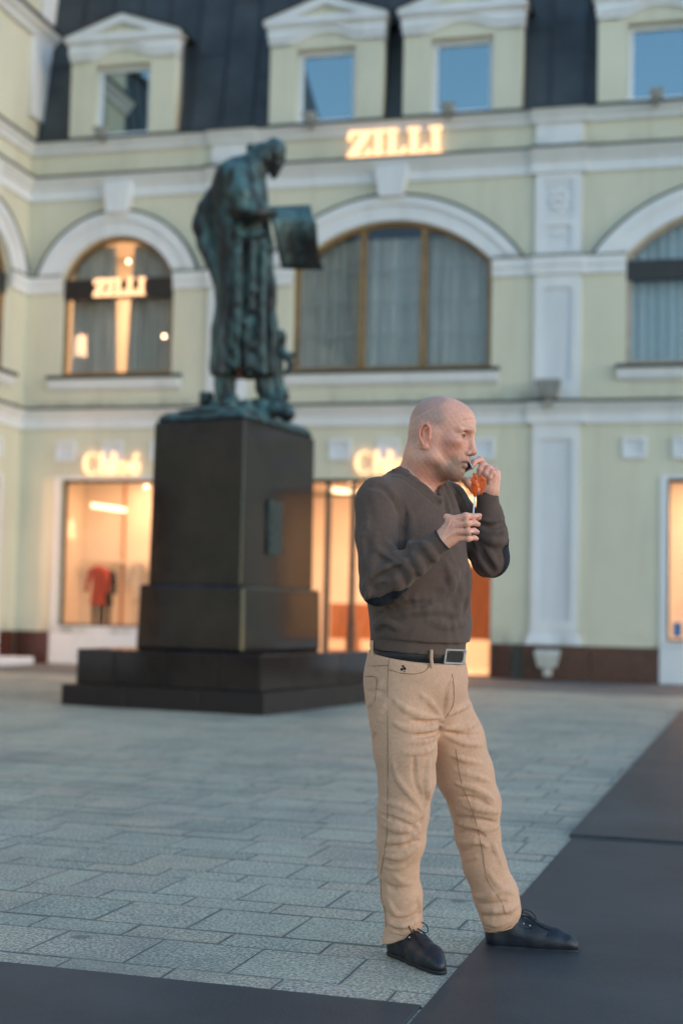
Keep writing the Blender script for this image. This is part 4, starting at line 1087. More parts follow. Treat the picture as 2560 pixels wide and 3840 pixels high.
# low modelled bronze ground the figure stands on
MB(FP).loft([[(0.68, 0.68, 3.192), (PW - 0.68, 0.68, 3.192), (PW - 0.68, PD - 0.68, 3.192), (0.68, PD - 0.68, 3.192)], [(0.69, 0.69, 3.26), (PW - 0.69, 0.70, 3.25), (PW - 0.7, PD - 0.7, 3.27), (0.69, PD - 0.7, 3.26)],
             [(0.74, 0.74, 3.305), (PW - 0.74, 0.76, 3.31), (PW - 0.76, PD - 0.8, 3.34), (0.74, PD - 0.8, 3.33)]]).build('base_slab', MT['bronze'], st, bevel=0.03)
fb = Field(np.array(FP(1.25, 1.6, 3.2)) - (1.2, 1.3, 0.05), np.array(FP(1.25, 1.6, 3.2)) + (1.2, 1.3, 0.45), 0.022)
for i in range(26):
    a_, b2 = random.uniform(0.85, PW - 0.85), random.uniform(0.85, PD - 0.85)
    fb.ell(FP(a_, b2, 3.31), (random.uniform(0.12, 0.25), random.uniform(0.12, 0.25), random.uniform(0.04, 0.09)), None, 0.06)
for x, y, dd, r in ((330, 2230, -0.1, 0.10), (420, 2235, -0.2, 0.12), (560, 2240, -0.2, 0.10), (700, 2245, -0.2, 0.11), (800, 2262, -0.3, 0.10), (890, 2290, -0.35, 0.10), (640, 2225, 0.1, 0.09), (235, 2190, 0.05, 0.08), (225, 2130, 0.05, 0.06), (260, 2150, 0.05, 0.07), (850, 2150, 0.15, 0.09), (470, 2185, -0.05, 0.05)): fb.ell(S_(x, y, dd), (r, r, r), None, 0.03)
V_, Q_ = fb.mesh(); np_mesh('ground_relief', V_, Q_, MT['bronze'], st)
# bronze relief plaque on the right-hand face
pl = shape2d(rect(0.60, 0.94, 1.72, 2.34), [], 0, 0.03, lambda u, o, z: FP(0.665 - o - 0.0, 0.66 + u, z))
MT['plaque'] = simple('green bronze plaque', (0.035, 0.055, 0.055), 0.5, 0.3, 20, 0.5, 40, 0.4)
pq = pl.build('plaque', MT['plaque'], ped)
for z in (1.82, 1.94, 2.06, 2.18):
    shape2d(rect(0.65, 0.89, z, z + 0.05), [], 0.0301, 0.045, lambda u, o, zz: FP(0.665 - o, 0.66 + u, zz)).build('plaque_relief', MT['plaque'], pq)
# ------------------------------------------------------------------ the man
D0 = 4.55
def Q(x, y, dd=0.0): return P(x, y, D0 + dd)
def axes(phi):
    ph = math.radians(phi)
    return RH * math.cos(ph) + FH * math.sin(ph), RH * math.sin(ph) - FH * math.cos(ph)      # his left, his front
LFT, FWD = axes(50); PL_, PF_ = axes(45)
man = empty('person', (-0.72, 4.56, 0.0))
tag(man, 'bald man in brown V-neck sweater and beige trousers holding a phone and a lollipop', 'person')
def surf(fd, x, y, d0=3.9, d1=5.1, step=0.0025):
    """first point of the sculpted surface seen from the camera through a point of the photograph"""
    r = ray(x, y); t = np.arange(d0, d1, step); pts = CAM + t[:, None] * r
    ij = np.round((pts - fd.lo) / fd.h).astype(int); ok = np.all((ij >= 0) & (ij < fd.n), axis=1)
    val = np.full(len(t), 1.0); val[ok] = fd.F[ij[ok, 0], ij[ok, 1], ij[ok, 2]]
    k = np.nonzero(val < 0)[0]
    return (pts[k[0]], r / np.linalg.norm(r)) if len(k) else (None, None)
def crease(fd, pts, r, depth, k=0.01, op='u', taper=True):
    """ridge (u) or groove (s) along a line of the photograph, laid on the surface"""
    W = []
    for x, y in pts:
        p, n = surf(fd, x, y)
        if p is not None: W.append(p + n * ((r - depth) if op == 'u' else -(r - depth)))
    n = len(W)
    if n < 2: return
    rs = [r * (0.35 + 0.65 * math.sin(math.pi * (i + 0.5) / n)) if taper else r for i in range(n)]
    if taper:
        for i in range(n):
            W[i] = W[i] + (nrm(ray(*pts[0])) * (0.6 * (r - rs[i]) * (-1 if op == 'u' else 1)))
    fd.chain(W, rs, k, op)
def spline(pts, n=5):
    out = []; P_ = [np.array(p, float) for p in pts]; P_ = [2 * P_[0] - P_[1]] + P_ + [2 * P_[-1] - P_[-2]]
    for i in range(1, len(P_) - 2):
        for j in range(n):
            t = j / n; a, b2, c2, d2 = P_[i - 1:i + 3]
            out.append(0.5 * ((2 * b2) + (c2 - a) * t + (2 * a - 5 * b2 + 4 * c2 - d2) * t * t + (3 * b2 - a - 3 * c2 + d2) * t ** 3))
    return out + [P_[-2]]
# ---- materials
def vcol_mat(name, rough, sss=0.0, bumpf=None, spec=0.5, sheen=0.0, bstr=0.2):
    m, nt, b = mat_new(name)
    at = N(nt, 'ShaderNodeAttribute', attribute_name='Col')
    v = coords(nt); f = noise(nt, 140, 4, 0.6, v)
    c = mixc(nt, 1.0, at.outputs['Color'], ramp(nt, f, [(0.3, (0.90, 0.90, 0.90)), (0.7, (1.06, 1.05, 1.05))]), 'MULTIPLY')
    nt.links.new(c, b.inputs['Base Color'])
    b.inputs['Roughness'].default_value = rough; b.inputs['Specular IOR Level'].default_value = spec
    if sss:
        b.inputs['Subsurface Weight'].default_value = sss; b.inputs['Subsurface Radius'].default_value = (1.0, 0.35, 0.2); b.inputs['Subsurface Scale'].default_value = 0.006
    if sheen:
        b.inputs['Sheen Weight'].default_value = sheen; b.inputs['Sheen Roughness'].default_value = 0.5
    if bumpf:
        h = bumpf(nt, v); bump(nt, b, h, bstr, 0.0012)
    return m
def knit(nt, v):
    w = N(nt, 'ShaderNodeTexWave', wave_type='BANDS', bands_direction='X'); w.inputs['Scale'].default_value = 90; w.inputs['Distortion'].default_value = 3.0; w.inputs['Detail'].default_value = 2
    nt.links.new(v, w.inputs['Vector'])
    mm = N(nt, 'ShaderNodeMath', operation='ADD'); nt.links.new(w.outputs['Fac'], mm.inputs[0]); nt.links.new(noise(nt, 300, 3, 0.7, v), mm.inputs[1]); return mm.outputs[0]
MT['skin'] = vcol_mat('skin', 0.40, 0.25, lambda nt, v: noise(nt, 260, 4, 0.6, v), 0.4)
MT['knit'] = vcol_mat('brown heather knit', 0.95, 0, knit, 0.15, 0.12)
MT['twill'] = vcol_mat('beige twill', 0.85, 0, lambda nt, v: noise(nt, 420, 3, 0.7, v), 0.2, 0.15)
MT['navy'] = simple('navy suede', (0.010, 0.012, 0.022), 0.9, 0.25, 40, 0.2, 200)
MT['leather'] = simple('navy black leather', (0.014, 0.016, 0.024), 0.42, 0.3, 30, 0.25, 120)
MT['sole'] = simple('black rubber sole', (0.010, 0.009, 0.010), 0.6, 0.2, 30)
MT['belt'] = simple('black leather belt', (0.008, 0.007, 0.009), 0.5, 0.3, 40, 0.2, 150)
MT['steel'] = simple('polished steel', (0.62, 0.63, 0.65), 0.34, 0.05, 10, 0, 0, 1.0)
MT['silver'] = simple('silver', (0.75, 0.73, 0.70), 0.2, 0.05, 10, 0, 0, 1.0)
MT['stitch'] = simple('brown seam thread', (0.26, 0.145, 0.085), 0.9, 0.1, 30)
SKIN = np.array([0.83, 0.41, 0.295])

# ---- trousers
ft = Field(Q(820, 2200, 0)- np.array([0.10, 0.30, 0.05]), Q(1210, 1470, 0) + np.array([0.06, 0.42, 0.05]), 0.0042)
pm = [PL_, PF_, UP]
ft.ell(Q(956, 1500), (0.163, 0.130, 0.16), pm, 0.0)
ft.ell(Q(955, 1570), (0.184, 0.150, 0.14), pm, 0.06)
ft.ell(Q(912, 1588, 0.06), (0.095, 0.095, 0.115), None, 0.05)
RL = [(922, 1615, -0.07, 0.112), (930, 1723, -0.085, 0.097), (934, 1790, -0.09, 0.087), (925, 1870, -0.10, 0.078), (921, 1930, -0.09, 0.0735), (914, 1990, -0.07, 0.062), (922, 2057, -0.055, 0.0625), (927, 2115, -0.05, 0.056), (917, 2160, -0.045, 0.050), (915, 2185, -0.045, 0.048)]
LL = [(1005, 1620, 0.075, 0.104), (1040, 1700, 0.09, 0.100), (1066, 1776, 0.10, 0.092), (1091, 1847, 0.105, 0.0815), (1096, 1917, 0.115, 0.0715), (1112, 1987, 0.12, 0.0675), (1138, 2055, 0.125, 0.071), (1147, 2092, 0.125, 0.0655), (1143, 2128, 0.125, 0.049)]
for L in (RL, LL): ft.chain([Q(*q[:3]) for q in L], [q[3] for q in L], 0.022)
ft.cap(Q(1000, 1640, -0.02), Q(1030, 1700, 0.03), 0.055, 0.04, 0.05)
wn = nrm(UP * math.cos(math.radians(9)) + PF_ * math.sin(math.radians(9)))
WC = Q(958, 1507)
ft.cutplane(WC, wn, WC + UP * 0.12, 0.30)
ft.cutplane(Q(922, 2152, -0.05), nrm(UP * -1.0 + RH * 0.42), Q(922, 2200, -0.05), 0.13)
ft.cutplane(Q(1143, 2134, 0.125), nrm(UP * -1.0 + RH * 0.22), Q(1143, 2180, 0.125), 0.12)
U_, S2 = 'u', 's'
for pts, r, d, op in (
    # crotch and thigh pulls
    ([(1014, 1652), (975, 1648), (930, 1628), (900, 1602)], 0.017, 0.006, U_), ([(1012, 1668), (975, 1676), (935, 1674), (905, 1660)], 0.016, 0.006, U_),
    ([(1008, 1640), (985, 1612), (960, 1592)], 0.014, 0.005, U_), ([(1005, 1690), (970, 1702), (935, 1706)], 0.015, 0.006, U_), ([(1000, 1716), (965, 1728), (925, 1730)], 0.014, 0.004, U_),
    ([(1018, 1640), (1024, 1600), (1034, 1570)], 0.011, 0.006, S2), ([(1010, 1655), (980, 1661), (945, 1656)], 0.010, 0.006, S2), ([(1012, 1681), (980, 1690), (950, 1690)], 0.009, 0.005, S2), ([(1014, 1662), (1006, 1690), (1003, 1740), (1000, 1770)], 0.013, 0.010, S2),
    ([(1022, 1672), (1060, 1672), (1095, 1662)], 0.015, 0.006, U_), ([(1026, 1690), (1065, 1706), (1105, 1712)], 0.014, 0.006, U_), ([(1024, 1682), (1062, 1690), (1098, 1688)], 0.009, 0.005, S2), ([(1030, 1640), (1070, 1620), (1095, 1606)], 0.013, 0.005, U_),
    ([(1030, 1730), (1070, 1746), (1110, 1756)], 0.013, 0.004, U_), ([(1045, 1770), (1085, 1780), (1125, 1796)], 0.013, 0.005, U_),
    # seat
    ([(848, 1622), (862, 1600), (880, 1560)], 0.013, 0.006, U_), ([(846, 1590), (864, 1588), (882, 1592)], 0.010, 0.005, S2), ([(858, 1690), (872, 1650), (886, 1610)], 0.014, 0.005, U_),
    # right thigh drape
    ([(985, 1745), (978, 1790), (982, 1825), (975, 1850)], 0.016, 0.008, U_), ([(950, 1740), (952, 1790), (966, 1830)], 0.011, 0.005, S2), ([(900, 1740), (915, 1790), (945, 1830), (968, 1862)], 0.013, 0.005, U_),
    # right knee and calf
    ([(880, 1840), (915, 1850), (955, 1872)], 0.014, 0.006, U_), ([(876, 1872), (910, 1885), (948, 1900)], 0.010, 0.006, S2), ([(878, 1893), (920, 1906), (960, 1898)], 0.015, 0.008, U_), ([(972, 1878), (962, 1893), (945, 1905)], 0.010, 0.007, S2),
    ([(880, 1930), (922, 1930), (962, 1908)], 0.016, 0.009, U_), ([(885, 1948), (925, 1945), (960, 1932)], 0.010, 0.007, S2), ([(880, 1965), (915, 1968), (945, 1952), (960, 1940)], 0.015, 0.008, U_), ([(884, 1990), (915, 1992), (940, 1978)], 0.012, 0.005, U_),
    ([(884, 2030), (900, 2042), (918, 2040)], 0.011, 0.005, S2), ([(905, 2010), (925, 2025), (946, 2030)], 0.012, 0.004, U_),
    ([(890, 2062), (905, 2092), (925, 2102), (952, 2086)], 0.014, 0.008, U_), ([(886, 2092), (905, 2110), (935, 2112), (962, 2098)], 0.009, 0.007, S2), ([(884, 2104), (905, 2124), (935, 2127), (962, 2112)], 0.014, 0.008, U_), ([(890, 2128), (915, 2140), (945, 2136)], 0.008, 0.006, S2), ([(958, 2050), (962, 2075), (965, 2100)], 0.012, 0.006, U_),
    # left knee and calf
    ([(1050, 1800), (1090, 1810), (1132, 1838)], 0.015, 0.007, U_), ([(1056, 1832), (1095, 1836), (1132, 1858)], 0.010, 0.006, S2), ([(1066, 1850), (1105, 1858), (1142, 1866)], 0.017, 0.010, U_), ([(1050, 1878), (1090, 1884), (1138, 1890)], 0.011, 0.008, S2),
    ([(1046, 1890), (1080, 1896), (1115, 1905), (1142, 1900)], 0.014, 0.008, U_), ([(1052, 1915), (1085, 1912), (1112, 1922)], 0.010, 0.007, S2), ([(1056, 1935), (1090, 1934), (1120, 1945)], 0.013, 0.007, U_), ([(1062, 1958), (1085, 1950), (1108, 1944)], 0.009, 0.005, S2), ([(1068, 1975), (1095, 1966), (1118, 1952)], 0.012, 0.006, U_),
    ([(1128, 1930), (1138, 1960), (1152, 1990)], 0.013, 0.005, U_), ([(1120, 2000), (1140, 2030), (1165, 2052)], 0.013, 0.005, U_),
    ([(1090, 2060), (1120, 2058), (1150, 2046), (1180, 2052)], 0.015, 0.008, U_), ([(1100, 2078), (1130, 2078), (1160, 2072)], 0.009, 0.007, S2), ([(1104, 2090), (1135, 2092), (1170, 2088), (1190, 2076)], 0.015, 0.008, U_), ([(1108, 2106), (1138, 2108), (1170, 2104)], 0.010, 0.008, S2), ([(1112, 2118), (1140, 2124), (1170, 2116)], 0.011, 0.006, U_)):
    low = sum(p_[1] for p_ in pts) / len(pts) > 1835
    crease(ft, spline(pts, 3), r * 0.85, d * (0.72 if low else 0.95), 0.0055, op)
Vt, Qt = ft.mesh(); Vt = relax(Vt, Qt, 1)
ct = np.tile(np.array([0.66, 0.385, 0.25]), (len(Vt), 1)) * (1 + 0.10 * vnoise(Vt, 9, 3)[:, None] + 0.06 * vnoise(Vt, 60, 4)[:, None])
trs = np_mesh('trousers', Vt, Qt, MT['twill'], man, ct)
def line_on(fd, pts, r, name, mat, par, lift=0.0022, n=6):
    W = [w for w in (surf(fd, x, y)[0] for x, y in spline(pts, n)) if w is not None]
    if len(W) < 2: return
    nn = [nrm(ray(*pts[0]))] * len(W)
    return MB().tube([tuple(w - q * lift) for w, q in zip(W, nn)], r, 5).build(name, mat, par)
for pts in ([(893, 1512), (890, 1560), (890, 1700), (890, 1800), (888, 1917), (875, 2004), (876, 2060), (884, 2092), (886, 2130)], [(1038, 1548), (1042, 1580), (1040, 1620), (1022, 1650)], [(1046, 1720), (1060, 1800), (1090, 1880), (1108, 1960), (1118, 2020), (1150, 2070), (1160, 2100)],
            [(893, 1538), (920, 1546), (955, 1548), (978, 1540), (984, 1524), (980, 1512)], [(845, 1530), (866, 1530), (890, 1528)], [(837, 1554), (862, 1556), (864, 1580), (860, 1612)], [(1112, 2134), (1145, 2140), (1174, 2128)], [(898, 2142), (930, 2150), (955, 2135)]):
    line_on(ft, pts, 0.0010, 'seam', MT['stitch'], trs)
MT['twillplain'] = simple('beige twill plain', (0.66, 0.385, 0.25), 0.85, 0.1, 60)
for x, y in ((990, 1512), (853, 1490)):
    a, _ = surf(ft, x, y + 18); 
    if a is not None:
        MB().tube([tuple(a - FWD * -0.004 - nrm(ray(x, y)) * 0.003 + UP * -0.005), tuple(a - nrm(ray(x, y)) * 0.010 + UP * 0.022), tuple(a - nrm(ray(x, y)) * 0.008 + UP * 0.05)], 0.0055, 6).build('belt_loop', MT['twillplain'], trs)
emb, _ = surf(ft, 925, 1541)
if emb is not None:                                   # small embroidered badge of two riders on the pocket
    e = MB(); n_ = nrm(ray(925, 1541)); X_ = RH; 
    for dx, dz, r in ((0, 0.014, 0.004), (0.004, 0.006, 0.006), (-0.004, 0.004, 0.005), (0.003, -0.004, 0.006), (-0.002, -0.010, 0.005), (0.006, -0.013, 0.003)):
        e.sphere(tuple(emb + X_ * dx + UP * dz - n_ * 0.0005), r, 8, 6, (1, 0.35, 1))
    e.build('embroidered_badge', MT['navy'], trs)

# ---- belt
def ell_ring(c, ra, rb, la, fr, n=48): return [c + la * ra * math.cos(2 * math.pi * i / n) + fr * rb * math.sin(2 * math.pi * i / n) for i in range(n)]
bm_ = MB(); bc = WC + wn * 0.003
bm_.loft([[tuple(p) for p in ell_ring(bc - wn * 0.021, 0.158, 0.1265, PL_, PF_)], [tuple(p) for p in ell_ring(bc - wn * 0.019, 0.1625, 0.1305, PL_, PF_)], [tuple(p) for p in ell_ring(bc + wn * 0.019, 0.1620, 0.1300, PL_, PF_)], [tuple(p) for p in ell_ring(bc + wn * 0.021, 0.1575, 0.126, PL_, PF_)]])
belt = bm_.build('belt', MT['belt'], man, shade=True)
t0 = math.radians(84); bp = bc + PL_ * 0.170 * math.cos(t0) + PF_ * 0.1415 * math.sin(t0)
bf = nrm(PF_ * 0.97 - RH * 0.22); bl = nrm(np.cross(wn, bf)); bl = -bl if bl @ RH < 0 else bl
def bbox(m, c, a, b, cc, ax, ay, az):
    m.hexa([tuple(c + ax * sa * a + ay * sb * b + az * sc * cc) for sc in (-1, 1) for sa, sb in ((-1, -1), (1, -1), (1, 1), (-1, 1))]); return m
bk = MB()
for da, db, a, b in ((0, 0.021, 0.040, 0.0032), (0, -0.021, 0.040, 0.0032), (-0.039, 0, 0.0035, 0.0235), (0.037, 0, 0.0055, 0.0235)): bbox(bk, bp + bl * da + wn * db, a, b, 0.005, bl, wn, bf)
bk.sphere(tuple(bp + bl * 0.036 + wn * 0.019 + bf * 0.006), 0.004, 8, 6)
buckle = bk.build('buckle', MT['steel'], belt, bevel=0.0012)
bbox(MB(), bp, 0.036, 0.019, 0.0025, bl, wn, bf).build('buckle_plate', MT['belt'], buckle)
sc_ = MB()
for sa in (-1, 1):
    for sb in (-1, 1): sc_.sphere(tuple(bp + bl * 0.029 * sa + wn * 0.014 * sb + bf * 0.003), 0.0016, 6, 5)
sc_.build('buckle_studs', MT['silver'], buckle)

# ---- sweater
fs = Field(Q(800, 1540, 0) - np.array([0.05, 0.42, 0.0]), Q(1190, 1060, 0) + np.array([0.05, 0.38, 0.02]), 0.0038)
fl = (FWD, 1.34)
fs.chain([Q(948, 1185), Q(949, 1235), Q(955, 1330), Q(962, 1410)], [0.165, 0.192, 0.186, 0.182], 0.03, 'u', fl)
fs.chain([Q(966, 1405), Q(968, 1432)], [0.180, 0.184], 0.02, 'u', (FWD, 1.24))
fs.ell(Q(1000, 1330, -0.02), (0.10, 0.10, 0.13), None, 0.06)
fs.cap(Q(956, 1135, 0.0), Q(868, 1140, -0.145), 0.055, 0.062, 0.05); fs.cap(Q(962, 1140, 0.0), Q(1028, 1148, 0.13), 0.055, 0.060, 0.05)
# flatten the lower end, then add the ribbed hem
hemn = nrm(UP * -math.cos(math.radians(5)) - PF_ * math.sin(math.radians(5)))
fs.cutplane(Q(962, 1466), hemn, Q(962, 1560), 0.33, 0)
hemC = Q(960, 1488)
fs.chain([Q(961, 1452), Q(959, 1512)], [0.171, 0.170], 0.006, 'u', (PF_, 1.24))
fs.cutplane(Q(960, 1494), hemn, Q(960, 1600), 0.34)
RA = [(864, 1158, -0.15, 0.068), (864, 1230, -0.18, 0.0635), (868, 1300, -0.205, 0.0585), (869, 1346, -0.215, 0.0555)]
RF = [(869, 1348, -0.215, 0.056), (905, 1322, -0.235, 0.055), (955, 1284, -0.26, 0.0475), (985, 1262, -0.275, 0.0415)]
RCF = [(985, 1262, -0.275, 0.0385), (1016, 1239, -0.288, 0.0345)]
LA = [(1030, 1154, 0.14, 0.062), (1075, 1215, 0.12, 0.060), (1126, 1284, 0.07, 0.0575)]
LF = [(1127, 1284, 0.07, 0.057), (1128, 1232, 0.055, 0.053), (1124, 1190, 0.05, 0.045), (1122, 1172, 0.05, 0.041)]
LCF = [(1122, 1172, 0.05, 0.0375), (1118, 1128, 0.045, 0.0365)]
for ch in (RA, RF, LA, LF): fs.chain([Q(*q[:3]) for q in ch], [q[3] for q in ch], 0.014)
for ch in (RCF, LCF): fs.chain([Q(*q[:3]) for q in ch], [q[3] for q in ch], 0.004)
def endcut(ch, over=0.0):
    a, b2 = Q(*ch[-2][:3]), Q(*ch[-1][:3]); n_ = nrm(b2 - a); fs.cutplane(b2 + n_ * over, n_, b2 + n_ * 0.05, 0.075); return b2, n_
RW, RWn = endcut(RCF); LW, LWn = endcut(LCF)
# neck opening
vp, vn = surf(fs, 1008, 1146)
nkc = Q(962, 1112, 0.01)
fs.cap(Q(966, 1120, 0.0), Q(980, 1050, -0.02), 0.064, 0.068, 0.004, 's')
fs.cap(Q(969, 1116, -0.03), vp - np.array([0, 0, 0.0]), 0.058, 0.004, 0.004, 's'); fs.cap(Q(969, 1100, -0.05), vp - FH * 0.03 + UP * 0.02, 0.058, 0.006, 0.004, 's')
band = [(905, 1083), (925, 1087), (950, 1103), (975, 1122), (995, 1140), (1009, 1152)]
crease(fs, spline(band, 4), 0.010, 0.0035, 0.005, 'u', False)
crease(fs, spline([(1010, 1152), (1014, 1135), (1014, 1118)], 4), 0.009, 0.0035, 0.005, 'u', False)
crease(fs, spline([(x - 4, y + 11) for x, y in band], 4), 0.004, 0.002, 0.003, 's', False)
for pts, r, d, op in (
    # armhole of the near sleeve
    ([(846, 1117), (878, 1118), (900, 1140), (914, 1175)], 0.008, 0.0035, S2), ([(905, 1135), (922, 1170), (932, 1215), (934, 1262), (930, 1290)], 0.012, 0.010, S2), ([(890, 1125), (912, 1160), (922, 1205)], 0.014, 0.006, U_),
    ([(940, 1180), (943, 1230), (940, 1275)], 0.014, 0.004, U_),
    # near sleeve folds
    ([(845, 1190), (835, 1250), (838, 1300)], 0.012, 0.004, U_), ([(865, 1230), (860, 1280), (850, 1320)], 0.013, 0.005, U_), ([(885, 1245), (905, 1270), (922, 1290)], 0.012, 0.005, U_), ([(868, 1262), (892, 1285), (912, 1298)], 0.012, 0.006, U_), ([(872, 1278), (892, 1296), (908, 1304)], 0.008, 0.005, S2),
    ([(838, 1345), (862, 1318), (900, 1304), (925, 1292)], 0.012, 0.008, U_), ([(842, 1360), (866, 1330), (900, 1316), (925, 1300)], 0.009, 0.007, S2), ([(843, 1375), (858, 1348), (880, 1332)], 0.011, 0.006, U_), ([(850, 1383), (864, 1356), (880, 1342)], 0.007, 0.004, S2),
    ([(930, 1288), (940, 1310), (938, 1335)], 0.013, 0.005, U_), ([(968, 1248), (985, 1262), (1002, 1288)], 0.011, 0.006, U_), ([(950, 1275), (962, 1298), (968, 1318)], 0.012, 0.004, U_), ([(905, 1315), (915, 1340), (910, 1368)], 0.012, 0.003, U_),
    # body folds
    ([(935, 1395), (985, 1385), (1030, 1340), (1048, 1312)], 0.02, 0.004, U_), ([(880, 1400), (930, 1380), (990, 1370)], 0.016, 0.005, U_), ([(870, 1425), (930, 1405), (1000, 1400), (1050, 1410)], 0.017, 0.006, U_), ([(868, 1412), (925, 1393), (985, 1386)], 0.010, 0.005, S2),
    ([(860, 1440), (885, 1432), (915, 1440)], 0.015, 0.006, U_), ([(868, 1452), (882, 1444), (900, 1452)], 0.008, 0.004, S2), ([(1060, 1340), (1048, 1385), (1040, 1425)], 0.018, 0.003, U_), ([(1072, 1300), (1068, 1350), (1066, 1400)], 0.018, 0.003, U_), ([(1020, 1290), (1034, 1330), (1030, 1360)], 0.018, 0.003, U_),
    ([(980, 1425), (1020, 1436), (1065, 1430)], 0.015, 0.005, U_),
    # far shoulder
    ([(1022, 1116), (1036, 1150), (1046, 1190)], 0.013, 0.007, U_), ([(1032, 1116), (1050, 1145), (1062, 1180)], 0.010, 0.006, S2), ([(1042, 1120), (1058, 1148), (1070, 1178)], 0.011, 0.005, U_), ([(1020, 1135), (1028, 1170), (1034, 1200)], 0.008, 0.005, S2),
    # far sleeve folds
    ([(1100, 1192), (1125, 1202), (1155, 1188)], 0.011, 0.007, U_), ([(1098, 1210), (1128, 1222), (1160, 1215)], 0.013, 0.007, U_), ([(1100, 1202), (1126, 1212), (1156, 1202)], 0.007, 0.005, S2), ([(1096, 1228), (1130, 1242), (1160, 1248)], 0.013, 0.006, U_), ([(1092, 1245), (1120, 1270), (1140, 1300)], 0.012, 0.006, U_), ([(1090, 1260), (1105, 1290), (1125, 1318)], 0.011, 0.005, U_), ([(1096, 1248), (1112, 1278), (1130, 1308)], 0.007, 0.004, S2), ([(1084, 1280), (1096, 1304), (1112, 1322)], 0.010, 0.004, U_)):
    crease(fs, spline(pts, 3), r, d, 0.012, op)
fs.warp(lambda X, Y, Z: 0.0009 * np.sin(Z * 70 + 6 * np.sin(X * 25) + 5 * np.sin(Y * 23)))
Vs, Qs = fs.mesh(); Vs = relax(Vs, Qs, 2); Ns = vnormals(Vs, Qs)
cs = np.tile(np.array([0.127, 0.084, 0.068]), (len(Vs), 1)) * (1 + 0.09 * vnoise(Vs, 160, 5, 2)[:, None] + 0.05 * vnoise(Vs, 18, 6)[:, None])
swt = np_mesh('sweater', Vs, Qs, MT['knit'], man, cs)
def patch(name, mask, V, Qd, Nn, lift, mat, par):
    qm = mask[Qd].all(axis=1); q = Qd[qm]
    if len(q) == 0: return None
    used, inv = np.unique(q, return_inverse=True); q = inv.reshape(q.shape)
    return np_mesh(name, V[used] + Nn[used] * lift, q, mat, par)
# elbow patches
def oval(V, a, b2, r): 
    ab = b2 - a; t = np.clip(((V - a) @ ab) / (ab @ ab), 0, 1); return np.linalg.norm(V - a - t[:, None] * ab, axis=1) < r
for (a, b2, r) in ((Q(861, 1378, -0.225), Q(918, 1352, -0.245), 0.044), (Q(1152, 1264, 0.05), Q(1143, 1316, 0.075), 0.040)):
    mid_ = (a + b2) / 2
    if r == 0.044: mk = oval(Vs, a + UP * -0.025, b2 + UP * -0.028, r)
    else: mk = oval(Vs, a + RH * 0.022, b2 + RH * 0.018, r)
    patch('elbow_patch', mk, Vs, Qs, Ns, 0.0016, MT['navy'], swt)
MT['navyknit'] = simple('dark knit edge', (0.018, 0.016, 0.022), 0.95, 0.2, 60)
for W_, n_ in ((RW, RWn), (LW, LWn)):                 # dark edge of each cuff
    d = (Vs - W_) @ n_; mk = (d > -0.005) & (d < 0.02) & (np.linalg.norm(Vs - W_, axis=1) < 0.06)
    patch('cuff_edge', mk, Vs, Qs, Ns, 0.0012, MT['navyknit'], swt)

# ---- head and neck (face towards +x, his left towards +y)
HF, HL = RH * math.sin(math.radians(68)) - FH * math.cos(math.radians(68)), RH * math.cos(math.radians(68)) + FH * math.sin(math.radians(68))
pt = math.radians(8)
HX, HZ = HF * math.cos(pt) - UP * math.sin(pt), UP * math.cos(pt) + HF * math.sin(pt)
HO = P(1008.0, 1000.6, 4.50)
HM = np.array([HX, HL, HZ])
def toL(w): return HM @ (np.asarray(w) - HO)
fh = Field((-0.19, -0.19, -0.34), (0.17, 0.20, 0.14), 0.0019)
fh.ell((-0.006, 0, 0.043), (0.094, 0.078, 0.083), None, 0.0)
fh.ell((0.034, 0, 0.050), (0.078, 0.066, 0.063), None, 0.02)
fh.ell((-0.030, 0, 0.012), (0.064, 0.069, 0.072), None, 0.02)
fh.ell((0.040, 0, -0.022), (0.064, 0.062, 0.078), None, 0.03)
for s in (-1, 1):
    fh.cap((0.004, s * 0.053, -0.005), (0.006, s * 0.054, -0.070), 0.020, 0.018, 0.025)
    fh.cap((0.008, s * 0.052, -0.072), (0.068, s * 0.018, -0.112), 0.019, 0.018, 0.022)
    fh.ell((0.066, s * 0.046, -0.014), (0.027, 0.020, 0.017), None, 0.018)
    fh.cap((0.104, s * 0.012, 0.029), (0.082, s * 0.049, 0.024), 0.0105, 0.0095, 0.012)
fh.ell((0.074, 0, -0.114), (0.020, 0.026, 0.022), None, 0.016)
fh.ell((0.078, 0, -0.070), (0.029, 0.034, 0.030), None, 0.02)
fh.ell((0.055, 0, -0.100), (0.040, 0.040, 0.026), None, 0.02)
# brow and nose
for s in (-1, 1): fh.ell((0.105, s * 0.033, 0.008), (0.022, 0.019, 0.0125), None, 0.012, 's')
fh.cap((0.103, 0, 0.024), (0.1165, 0, -0.034), 0.0085, 0.0105, 0.012)
fh.ell((0.1185, 0, -0.0385), (0.0125, 0.0125, 0.011), None, 0.008)
for s in (-1, 1):
    fh.ell((0.1045, s * 0.0140, -0.0435), (0.0125, 0.0075, 0.0085), None, 0.005)
    fh.ell((0.1120, s * 0.0068, -0.0535), (0.0065, 0.0036, 0.0055), None, 0.002, 's')
    fh.cap((0.1035, s * 0.023, -0.036), (0.092, s * 0.034, -0.066), 0.0035, 0.003, 0.006, 's')
